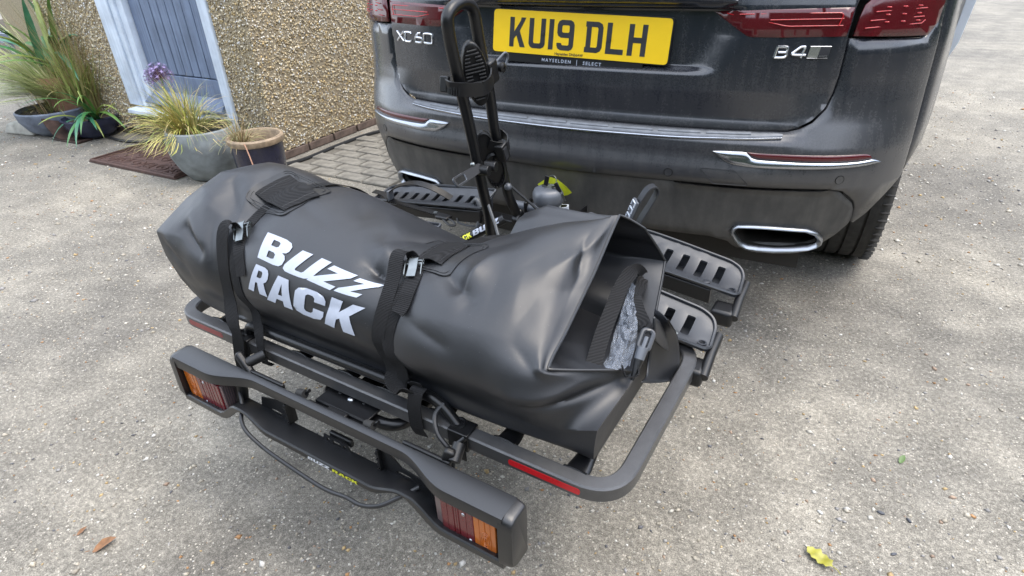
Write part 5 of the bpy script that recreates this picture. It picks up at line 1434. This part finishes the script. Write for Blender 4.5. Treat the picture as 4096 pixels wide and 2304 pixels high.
# ================================================================== DRY BAG
BAG = np.array([
 # ring order: bottom rear, low, mid, rear top, top rear, top, top far, far top, far mid, far low, bottom far, bottom mid
 [(-0.540,-0.935,0.432),(-0.565,-0.950,0.485),(-0.590,-0.953,0.545),(-0.606,-0.946,0.603),(-0.575,-0.868,0.664),(-0.535,-0.790,0.708),(-0.520,-0.690,0.700),(-0.520,-0.600,0.640),(-0.525,-0.535,0.550),(-0.525,-0.525,0.480),(-0.525,-0.570,0.434),(-0.530,-0.750,0.430)],
 [(-0.500,-0.938,0.430),(-0.508,-0.953,0.480),(-0.515,-0.968,0.540),(-0.510,-0.950,0.612),(-0.500,-0.885,0.672),(-0.490,-0.790,0.714),(-0.485,-0.680,0.705),(-0.485,-0.585,0.645),(-0.490,-0.525,0.555),(-0.490,-0.515,0.480),(-0.490,-0.560,0.432),(-0.500,-0.750,0.430)],
 [(-0.430,-0.938,0.428),(-0.430,-0.953,0.475),(-0.430,-0.972,0.540),(-0.430,-0.950,0.612),(-0.430,-0.882,0.665),(-0.430,-0.780,0.708),(-0.430,-0.680,0.700),(-0.430,-0.585,0.640),(-0.430,-0.520,0.550),(-0.430,-0.510,0.475),(-0.430,-0.555,0.430),(-0.430,-0.750,0.428)],
 [(-0.350,-0.938,0.428),(-0.350,-0.953,0.475),(-0.350,-0.961,0.535),(-0.350,-0.937,0.605),(-0.350,-0.870,0.648),(-0.350,-0.770,0.682),(-0.350,-0.665,0.672),(-0.350,-0.575,0.610),(-0.350,-0.520,0.530),(-0.350,-0.515,0.470),(-0.350,-0.555,0.430),(-0.350,-0.750,0.428)],
 [(-0.250,-0.938,0.428),(-0.250,-0.953,0.475),(-0.250,-0.972,0.540),(-0.250,-0.945,0.615),(-0.250,-0.878,0.663),(-0.250,-0.780,0.690),(-0.250,-0.665,0.670),(-0.250,-0.575,0.605),(-0.250,-0.525,0.530),(-0.250,-0.515,0.470),(-0.250,-0.555,0.430),(-0.250,-0.750,0.428)],
 [(-0.120,-0.938,0.428),(-0.120,-0.953,0.475),(-0.120,-0.976,0.540),(-0.120,-0.950,0.612),(-0.120,-0.880,0.655),(-0.120,-0.780,0.672),(-0.120,-0.665,0.645),(-0.120,-0.580,0.585),(-0.120,-0.535,0.520),(-0.120,-0.520,0.465),(-0.120,-0.555,0.430),(-0.120,-0.750,0.428)],
 [(0.000,-0.938,0.428),(0.000,-0.953,0.475),(0.000,-0.978,0.540),(0.000,-0.955,0.607),(0.000,-0.885,0.648),(0.000,-0.780,0.655),(0.000,-0.665,0.620),(0.000,-0.585,0.568),(0.000,-0.540,0.510),(0.000,-0.525,0.460),(0.000,-0.560,0.430),(0.000,-0.750,0.428)],
 [(0.100,-0.938,0.428),(0.100,-0.953,0.470),(0.100,-0.970,0.535),(0.100,-0.942,0.602),(0.100,-0.870,0.642),(0.100,-0.765,0.637),(0.100,-0.670,0.608),(0.100,-0.590,0.560),(0.100,-0.545,0.505),(0.100,-0.530,0.460),(0.100,-0.565,0.430),(0.100,-0.750,0.428)],
 [(0.200,-0.938,0.428),(0.200,-0.953,0.475),(0.200,-0.982,0.540),(0.200,-0.955,0.604),(0.200,-0.880,0.655),(0.200,-0.775,0.672),(0.200,-0.670,0.655),(0.200,-0.580,0.600),(0.200,-0.530,0.530),(0.200,-0.520,0.470),(0.200,-0.560,0.430),(0.200,-0.750,0.428)],
 [(0.310,-0.938,0.429),(0.310,-0.953,0.475),(0.310,-0.982,0.540),(0.305,-0.958,0.600),(0.305,-0.885,0.655),(0.300,-0.775,0.695),(0.300,-0.665,0.698),(0.300,-0.570,0.640),(0.300,-0.515,0.550),(0.300,-0.510,0.475),(0.300,-0.555,0.431),(0.310,-0.750,0.429)],
 [(0.430,-0.938,0.430),(0.430,-0.953,0.475),(0.430,-0.969,0.535),(0.405,-0.960,0.592),(0.385,-0.870,0.640),(0.375,-0.765,0.686),(0.370,-0.640,0.712),(0.380,-0.555,0.660),(0.400,-0.505,0.570),(0.410,-0.500,0.485),(0.420,-0.555,0.432),(0.430,-0.750,0.430)],
 [(0.512,-0.940,0.432),(0.516,-0.942,0.500),(0.532,-0.815,0.536),(0.430,-0.945,0.592),(0.421,-0.865,0.613),(0.412,-0.745,0.655),(0.400,-0.607,0.712),(0.440,-0.575,0.680),(0.478,-0.545,0.604),(0.500,-0.655,0.500),(0.512,-0.600,0.434),(0.512,-0.750,0.431)],
])

BN = 12
FOLDS = [  # u1, v1, u2, v2, amplitude (m), width (m)
 (1.05, 3.3, 2.0, 2.75, -.016, .015), (1.0, 3.6, 1.9, 3.05, .006, .016), (1.4, 4.75, 2.55, 4.1, -.015, .020), (2.25, 4.7, 2.75, 3.7, .007, .02), (1.2, 4.0, 2.1, 3.9, .006, .02),
 (6.15, 3.98, 6.66, 3.72, -.027, .020), (6.0, 4.55, 6.5, 4.1, .013, .022), (5.6, 4.4, 6.1, 3.95, -.004, .03),
 (8.42, 4.55, 8.3, 3.8, .017, .020), (7.75, 4.22, 8.5, 3.8, -.025, .020), (9.2, 4.45, 9.4, 3.75, .004, .03), (8.8, 4.3, 8.9, 3.75, -.003, .02), (9.7, 4.2, 9.5, 3.6, -.003, .025),
 (10.15, 5.35, 10.6, 4.95, -.012, .016), (10.75, 5.7, 9.7, 4.7, .007, .02), (9.5, 5.0, 9.0, 4.4, -.003, .03),
 (9.6, 1.85, 10.6, 2.0, -.007, .010), (9.6, 2.15, 10.6, 2.35, .006, .016), (9.6, 3.3, 10.1, 3.0, -.006, .014), (10.2, 3.2, 10.7, 2.7, .006, .02),
 (7.6, 2.9, 8.4, 2.7, -.005, .016), (5.5, 2.5, 6.3, 2.75, -.004, .018), (3.2, 1.9, 3.7, 1.3, -.005, .014), (6.5, 2.2, 7.3, 1.6, -.005, .018), (7.3, 2.0, 8.0, 1.6, .005, .018),
 (3.6, 4.9, 4.7, 4.5, -.005, .02), (4.6, 5.6, 5.2, 5.0, -.006, .03), (5.2, 5.6, 6.0, 5.0, .004, .03), (2.0, 5.5, 2.5, 5.0, -.005, .02),
 (.2, 4.4, 1.5, 4.2, .007, .02), (.3, 2.6, 1.4, 2.0, -.006, .018), (.1, 3.2, 1.0, 2.3, .005, .02), (7.6, 5.0, 8.6, 5.2, -.006, .02), (8.0, 3.2, 9.6, 3.35, .004, .03), (4.3, 1.5, 5.6, 1.3, .004, .02), (2.1, 3.6, 2.5, 2.6, -.006, .018), (9.9, 4.4, 10.8, 4.6, -.005, .018), (6.2, 4.9, 6.6, 5.5, -.007, .02)]
def _cr(a, b, c, d, t): return .5 * ((2 * b) + (c - a) * t + (2 * a - 5 * b + 4 * c - d) * t * t + (3 * b - a - 3 * c + d) * t ** 3)
def _ring(i, v):
    r = BAG[i]; k = int(math.floor(v)); t = v - k
    c = _cr(r[(k - 1) % BN], r[k % BN], r[(k + 1) % BN], r[(k + 2) % BN], t)
    w_ = {0: .85, 1: .35, 10: .3, 11: .8}.get(i, 0)
    return c * (1 - w_) + (r[k % BN] * (1 - t) + r[(k + 1) % BN] * t) * w_
def bag_base(u, v):
    m = len(BAG) - 1; u = min(max(u, 0), m); k = min(int(u), m - 1); t = u - k
    b = _ring(k, v); c = _ring(k + 1, v)
    a = _ring(k - 1, v) if k else 2 * b - c
    d = _ring(k + 2, v) if k + 2 <= m else 2 * c - b
    return Vector(_cr(a, b, c, d, t))
from mathutils import noise as mnoise
def bag_disp(u, v):
    v = v % BN; d = 0.0
    SU, SV = .095, .075
    for u1, v1, u2, v2, A, w_ in FOLDS:
        ax_, ay_ = u1 * SU, v1 * SV; bx_, by_ = u2 * SU, v2 * SV; px_, py_ = u * SU, v * SV
        L2 = (bx_ - ax_) ** 2 + (by_ - ay_) ** 2
        t = ((px_ - ax_) * (bx_ - ax_) + (py_ - ay_) * (by_ - ay_)) / L2
        tc = max(0, min(1, t)); q = (px_ - ax_ - tc * (bx_ - ax_)) ** 2 + (py_ - ay_ - tc * (by_ - ay_)) ** 2
        if q < (3 * w_) ** 2: d += A * (.55 * math.exp(-q / (w_ * w_)) + .65 * math.exp(-1.5 * math.sqrt(q) / w_)) * (.55 + .45 * math.sin(PI * tc))
    for us in (3.0, 7.0):
        d -= .006 * math.exp(-((u - us) * SU / .022) ** 2) * (1 if .5 < v < 7 else 0)
    p = Vector((u * SU, v * SV, .3))
    d += .004 * mnoise.noise(p * 7) + .0007 * mnoise.noise(p * 24)
    return .85 * d * min(1.0, (u + .15) / .7) * (1.0 if u < 10.6 else max(.25, (11 - u) / .4 * .75 + .25))
def bag_nrm(u, v):
    e = .02
    u0, u1 = max(0, u - e), min(len(BAG) - 1, u + e)
    n = (bag_base(u1, v) - bag_base(u0, v)).cross(bag_base(u, v + e) - bag_base(u, v - e))
    return n.normalized()
_c = Vector((0, -.75, .55))
def bag_pt(u, v, h=0.0):
    b = bag_base(u, v); n = bag_nrm(u, v)
    if n.dot(b - Vector((b.x, -.75, .55))) < 0: n = -n
    return b + n * (bag_disp(u, v) + h)
bagt = thing('cargo_bag', 'big black waterproof roll bag printed in white, lying on the carrier', 'bag', (0, 0, 0), CY)
NU, NVV = 252, 216
grid = [[bag_pt(11 * i / NU, BN * j / NVV) for j in range(NVV)] for i in range(NU + 1)]
m = MB().loft(grid, True, False)
# left end panel
c0 = sum((p for p in grid[0]), Vector()) / NVV
inn = [[c0 + (p - c0) * k + Vector((.012 * (1 - k), 0, 0)) for p in grid[0]] for k in (1, .8, .5, .2)]
m.loft(inn, True, False)
# right end: pocket between v 2..9, flat end panel elsewhere
end = grid[-1]; j3, j9 = NVV * 2 // BN, NVV * 9 // BN
pock = end[j3:j9 + 1]; pc = sum(pock, Vector()) / len(pock)
rings = []
for k, dx in ((1, 0), (.965, -.03), (.93, -.08), (.88, -.15), (.78, -.2), (.45, -.22), (.1, -.222)):
    rg2 = []
    for p in pock:
        q = Vector((pc.x + (p.x - pc.x) * k + dx, pc.y + (p.y - pc.y) * k, pc.z + (p.z - pc.z) * k))
        a_ = .014 if k < 1 else 0
        rg2.append(q + Vector((0, mnoise.noise(q * 22), mnoise.noise(q * 22 + Vector((5, 2, 1))))) * a_)
    rings.append(rg2)
m.loft(rings, True, False); m.f.append(tuple(len(m.v) - len(pock) + i for i in range(len(pock))))
low = end[j9:] + end[:j3 + 1]; lc = sum(low, Vector()) / len(low) + Vector((-.004, 0, 0))
o_ = len(m.v); m.v += [tuple(p) for p in low] + [tuple(lc)]
m.f += [(o_ + i, o_ + i + 1, o_ + len(low)) for i in range(len(low) - 1)] + [(o_ + len(low) - 1, o_, o_ + len(low))]
m.build('bag_body', 'bag_fabric', bagt, smooth=60)
MB().tube([p + Vector((.001, 0, 0)) for p in pock], .0026, 7).build('folded_edge', 'bag_fabric', bagt)
# print: each letter drawn between its own corners on the cloth
LET = [('B', (4.03, 3.07), (4.60, 3.02), (3.93, 3.77), (4.62, 3.74)), ('U', (4.58, 2.985), (5.22, 3.0), (4.82, 3.65), (5.48, 3.66)),
       ('Z', (5.18, 3.017), (5.734, 3.018), (5.53, 3.615), (6.10, 3.6)), ('Z', (5.81, 3.044), (6.314, 3.055), (6.14, 3.55), (6.69, 3.545)),
       ('R', (3.874, 2.205), (4.391, 2.187), (4.05, 2.90), (4.40, 2.887)), ('A', (4.374, 2.113), (4.943, 2.097), (4.47, 2.836), (4.945, 2.826)),
       ('C', (4.955, 2.075), (5.646, 2.09), (5.0, 2.80), (5.69, 2.85)), ('K', (5.692, 2.082), (6.385, 2.05), (5.811, 2.869), (6.571, 2.854))]
for word in (LET[:4], LET[4:]):
    m = MB()
    for ch, bl_, br_, tl_, tr_ in word:
        o, h = HEAVY[ch]
        vs, fs = cdt(o, h, .07)
        W_ = WID[ch]
        pts = []
        for a, b in vs:
            a /= W_
            u = (bl_[0] * (1 - a) + br_[0] * a) * (1 - b) + (tl_[0] * (1 - a) + tr_[0] * a) * b
            v = (bl_[1] * (1 - a) + br_[1] * a) * (1 - b) + (tl_[1] * (1 - a) + tr_[1] * a) * b
            pts.append(bag_pt(u, v, .0014))
        m.add(pts, fs)
    m.build('printed_word', 'print_white', bagt, smooth=180)
def bquad(a, b, c, d, u, v):
    return tuple((a[i] * (1 - u) + b[i] * u) * (1 - v) + (d[i] * (1 - u) + c[i] * u) * v for i in (0, 1))
def patch(name, q, h, mat, n=(18, 18), bulge=0.0, rnd=.0, th=.0012):
    out = inset_rounded([(0, 0), (1, 0), (1, 1), (0, 1)], rnd, 4) if rnd else [(0, 0), (1, 0), (1, 1), (0, 1)]
    f = lambda a, b, hh: bag_pt(*bquad(*q, a, b), h + hh + bulge * math.sin(PI * max(0, min(1, b))) ** 1.5)
    return plate(f, out, (), th, .07).build(name, mat, bagt, smooth=50)
plain('patch_fabric', (.016, .017, .019), .42, 0, .1, 30)
QB1 = ((2.32, 4.44), (2.245, 5.85), (4.11, 5.52), (3.97, 4.25)); QW1 = ((2.49, 4.64), (2.51, 5.6), (4.12, 5.16), (3.86, 4.42))
QB2 = ((6.38, 4.15), (6.45, 5.6), (8.06, 5.2), (7.73, 4.1)); QW2 = ((6.83, 4.33), (6.6, 5.6), (7.45, 5.35), (7.52, 4.34))
for qb, qw in ((QB1, QW1), (QB2, QW2)):
    pb = patch('patch_base', qb, .0006, 'patch_fabric', rnd=.12)
    for k, r_ in ((.985, .12), (.88, .1)):
        MB().tube([bag_pt(*bquad(*qb, .5 + (a - .5) * k, .5 + (b - .5) * k), .0022) for a, b in inset_rounded([(0, 0), (1, 0), (1, 1), (0, 1)], r_, 4) for a, b in [(a, b)]], .0009, 5, True).build('seam', 'patch_fabric', pb)
    wb = patch('webbing_loop', qw, .0026, 'webbing', bulge=.010, th=.002)
    for aa in (.03, .97):
        pth = [bag_pt(*bquad(*qw, .05 + .9 * t, .10 if aa < .5 else .9), .0062) for t in np.linspace(0, 1, 14)]
        MB().tube(pth, .0009, 5).build('stitching', 'print_white' if False else 'patch_fabric', wb)
# end webbing loop, clip and flap
nv = Vector((.35, -.72, .6)).normalized()
lp = [(.472, -.872, .553), (.458, -.80, .575), (.448, -.736, .589), (.442, -.685, .604), (.440, -.634, .610), (.442, -.600, .604), (.448, -.580, .582), (.456, -.611, .577), (.468, -.672, .590), (.486, -.701, .580), (.508, -.728, .574), (.522, -.752, .580), (.530, -.775, .594)]
P_ = smooth_path(lp, 5); wd = []
for i in range(len(P_)):
    t = (P_[min(i + 1, len(P_) - 1)] - P_[max(i - 1, 0)]).normalized(); wd.append(t.cross(nv))
MB().ribbon(P_, wd, [.027 if i < 22 else .021 for i in range(len(P_))], .002).build('carry_loop', 'webbing', bagt, smooth=60)
clip = sub_empty('snap_clip', bagt)
P0, P1, P2 = Vector((.534, -.783, .600)), Vector((.534, -.812, .578)), Vector((.534, -.834, .556))
d_ = (P1 - P0).normalized(); w_ = d_.cross(nv).normalized()
MB().tube(round_path([P0 - w_ * .009, P0 + d_ * .034 - w_ * .009, P0 + d_ * .034 + w_ * .009, P0 + w_ * .009], .007, 5, True), .0042, 8, True).build('clip_frame', 'tray_plastic', clip)
MB().tube([P0 + d_ * .012, P0 + d_ * .05], .004, 8).build('clip_tongue', 'grey_plastic', clip)
d2 = (P2 - P1).normalized()
MB().cyl(P1 - d2 * .004, P1 + d2 * .016, .0095, 14, .0085).build('clip_collar', 'grey_plastic', clip)
MB().cyl(P1 + d2 * .016, P1 + d2 * .052, .0085, 14, .003).build('clip_body', 'black_plastic', clip)
MB().ribbon(smooth_path([P2 + Vector((0, .012, .004)), P2 + Vector((.004, -.006, -.008)), P2 + Vector((-.008, -.02, -.006)), P2 + Vector((-.02, -.012, .006))], 5), nv, .018, .002).build('clip_webbing', 'webbing', bagt, smooth=60)
rows = [[(.515, -.697, .589), (.533, -.712, .592), (.548, -.728, .594)], [(.515, -.703, .529), (.535, -.680, .505), (.550, -.659, .514)], [(.515, -.713, .485), (.535, -.669, .444), (.550, -.616, .422)], [(.522, -.74, .468), (.535, -.690, .425), (.550, -.640, .400)], [(.530, -.79, .492), (.540, -.735, .455), (.550, -.668, .415)]]
fl_ = []
for r_ in rows: fl_.append(smooth_path(r_, 6))
cols_ = list(zip(*fl_)); fl_ = [smooth_path(c, 5) for c in cols_]
flap = MB().loft([list(r_) for r_ in fl_], False, False).build('end_flap', 'bag_fabric', bagt, smooth=180)
sm = flap.modifiers.new('thick', 'SOLIDIFY'); sm.thickness = .002
MB().tube(list(fl_[-1]), .0016, 6).build('flap_hem', 'webbing', flap)
rw = [[(.535, -.765, .618), (.535, -.725, .582), (.535, -.685, .535)], [(.54, -.770, .596), (.54, -.722, .552), (.54, -.675, .505)], [(.54, -.765, .572), (.54, -.718, .527), (.54, -.668, .485)]]
f2 = [smooth_path(c, 5) for c in zip(*[smooth_path(r_, 5) for r_ in rw])]
fl2 = MB().loft([list(r_) for r_ in f2], False, False).build('end_tab', 'bag_fabric', bagt, smooth=180)
sm = fl2.modifiers.new('thick', 'SOLIDIFY'); sm.thickness = .003
# crumpled clear film in the open end
fl_l = smooth_path([(.450, -.654, .602), (.458, -.709, .585), (.464, -.756, .564), (.472, -.806, .542), (.478, -.855, .548)], 5)
fl_r = smooth_path([(.460, -.662, .596), (.470, -.682, .585), (.490, -.721, .571), (.503, -.752, .558), (.515, -.812, .538)], 5)
m = MB(); fr_ = []
fn_ = Vector((.45, -.72, .52)).normalized()
for i, (a, b) in enumerate(zip(fl_l, fl_r)):
    row = []
    for k in range(10):
        t = k / 9 + (rgl.uniform(-.035, .035) if 0 < k < 9 else 0); p = a.lerp(b, t)
        row.append(p + fn_ * (.012 * math.sin(PI * t) + .022 * abs(mnoise.noise(p * 34)) + rgl.uniform(-.003, .003)) + (Vector((0, rgl.uniform(-.003, .003), rgl.uniform(-.003, .003))) if 0 < k < 9 else Vector()))
    fr_.append(row)
film = m.loft(fr_, False, False).build('plastic_film', 'clear_film', None, smooth=0)
film.rotation_euler = (0, 0, CY)
tag(film, 'crumpled clear plastic film in the open end of the bag', 'plastic film')

# ================================================================== STRAPS
def strap_path(uv, h): return [bag_pt(u, v, hh) for (u, v), hh in zip(uv, h if isinstance(h, list) else [h] * len(uv))]
def cam_buckle(parent, uv, uv2, h, s=1.0):
    a, b = bag_pt(*uv, h), bag_pt(*uv2, h); d = (b - a).normalized(); n = bag_nrm(*uv)
    if n.dot(a - Vector((a.x, -.75, .55))) < 0: n = -n
    w_ = d.cross(n).normalized(); n = w_.cross(d)
    if n.dot(a - Vector((a.x, -.75, .55))) < 0: n = -n
    L = .052 * s
    bk = sub_empty('cam_buckle', parent)
    Mx = Matrix((w_, d, n)).transposed()
    for sgn in (-1, 1):
        plate(lambda p, q, hh: a + d * p + n * q + w_ * (sgn * .0155 + hh - .0008), inset_rounded([(-.004, -.004), (L * .8, -.004), (L * .8, .006), (L * .35, .015), (-.004, .011)], .004, 3), (), .0016, None).build('cheek', 'zinc', bk, smooth=0)
    lv = MB(); lv.ribbon([a + n * .015 + d * -.002, a + n * .0185 + d * .010, a + n * .012 + d * (L * .6), a + n * .010 + d * L], w_, .016, .0018); lv.build('cam_lever', 'zinc', bk, smooth=50)
    MB().tube([a + d * .012 + n * .009 - w_ * .018, a + d * .012 + n * .009 + w_ * .018], .0028, 8).build('pin', 'zinc', bk)
    MB().tube([a - d * .004 + n * .004 - w_ * .016, a - d * .004 + n * .004 + w_ * .016], .0026, 8).build('cross_bar', 'zinc', bk)
    return bk
S1 = thing('tie_down_strap', 'black strap with cam buckle over the bag left of the white print', 'strap', (0, 0, 0), CY, 'straps holding down the bag')
XW = (1, .05, .0)
top1 = [(3.75, 7.3), (3.72, 6.5), (3.65, 5.95), (3.55, 5.6), (3.3, 5.1), (3.08, 4.62), (3.0, 4.3), (3.0, 3.85), (3.02, 3.6)]
MB().ribbon(smooth_path(strap_path(top1, [.003, .003, .003, .004, .0045, .004, .003, .003, .004]), 5), XW, .027, .0018).build('upper_webbing', 'webbing', S1, smooth=50)
MB().ribbon(smooth_path(strap_path([(3.05, 3.72), (3.2, 3.4), (3.42, 3.05), (3.6, 2.7), (3.68, 2.48)], [.003, .004, .005, .004, .006]), 5), XW, .026, .0018).build('tail_webbing', 'webbing', S1, smooth=50)
pA = [bag_pt(3.0, 3.62, .012), bag_pt(2.86, 3.68, .024), bag_pt(2.72, 3.56, .024), bag_pt(2.78, 3.22, .016), bag_pt(2.95, 2.5, .010), bag_pt(3.0, 1.65, .012), Vector((-.312, -.999, .470)), Vector((-.305, -1.003, .440)), Vector((-.318, -1.002, .40)), Vector((-.334, -1.0, .35)), Vector((-.338, -.998, .30))]
MB().ribbon(smooth_path(pA, 6), XW, .034, .0018).build('long_webbing', 'webbing', S1, smooth=50)
pB = [bag_pt(3.18, 3.5, .003), bag_pt(3.28, 2.9, .004), bag_pt(3.4, 2.43, .004), bag_pt(3.52, 1.86, .004), bag_pt(3.7, 1.3, .005), Vector((-.262, -.975, .466)), Vector((-.246, -.990, .448)), Vector((-.243, -.996, .42)), Vector((-.240, -.9965, .385)), Vector((-.240, -.985, .380))]
MB().ribbon(smooth_path(pB, 6), XW, .024, .0018).build('short_webbing', 'webbing', S1, smooth=50)
cam_buckle(S1, (2.98, 3.83), (3.4, 3.17), .004)
S2 = thing('tie_down_strap', 'black strap with cam buckle over the bag right of the white print', 'strap', (0, 0, 0), CY, 'straps holding down the bag')
top2 = [(7.9, 7.2), (7.75, 6.5), (7.6, 5.95), (7.4, 5.5), (7.15, 5.0), (6.98, 4.55), (6.93, 4.3)]
MB().ribbon(smooth_path(strap_path(top2, [.003, .003, .004, .005, .005, .004, .004]), 5), XW, .027, .0018).build('upper_webbing', 'webbing', S2, smooth=50)
MB().ribbon(smooth_path(strap_path([(7.0, 4.28), (7.2, 3.9), (7.32, 3.5), (7.36, 3.2), (7.34, 2.98)], [.003, .005, .006, .006, .010]), 5), XW, .028, .0018).build('tail_webbing', 'webbing', S2, smooth=50)
pA = [bag_pt(6.93, 4.28, .010), bag_pt(6.76, 4.27, .022), bag_pt(6.68, 4.12, .024), bag_pt(6.86, 3.64, .014), bag_pt(6.95, 3.1, .009), bag_pt(6.95, 2.6, .008), bag_pt(6.95, 2.18, .008), bag_pt(7.0, 1.83, .008), bag_pt(7.15, 1.3, .010), Vector((.118, -.978, .468)), Vector((.150, -.984, .462)), Vector((.178, -.988, .470))]
MB().ribbon(smooth_path(pA, 6), XW, .030, .0018).build('long_webbing', 'webbing', S2, smooth=50)
pB = [bag_pt(7.18, 3.7, .004), bag_pt(7.22, 3.2, .004), bag_pt(7.18, 2.7, .004), bag_pt(7.16, 2.3, .004), bag_pt(7.26, 1.9, .004), bag_pt(7.4, 1.5, .005), Vector((.148, -.972, .470)), Vector((.19, -.972, .474))]
MB().ribbon(smooth_path(pB, 6), XW, .026, .0018).build('short_webbing', 'webbing', S2, smooth=50)
MB().ribbon(smooth_path([(.182, -.970, .474), (.182, -.985, .470), (.182, -.9945, .445), (.182, -.996, .40), (.184, -.994, .384), (.186, -.990, .372)], 5), XW, .030, .0018).build('bar_webbing', 'webbing', S2, smooth=50)
cam_buckle(S2, (6.95, 4.26), (7.25, 3.66), .004)
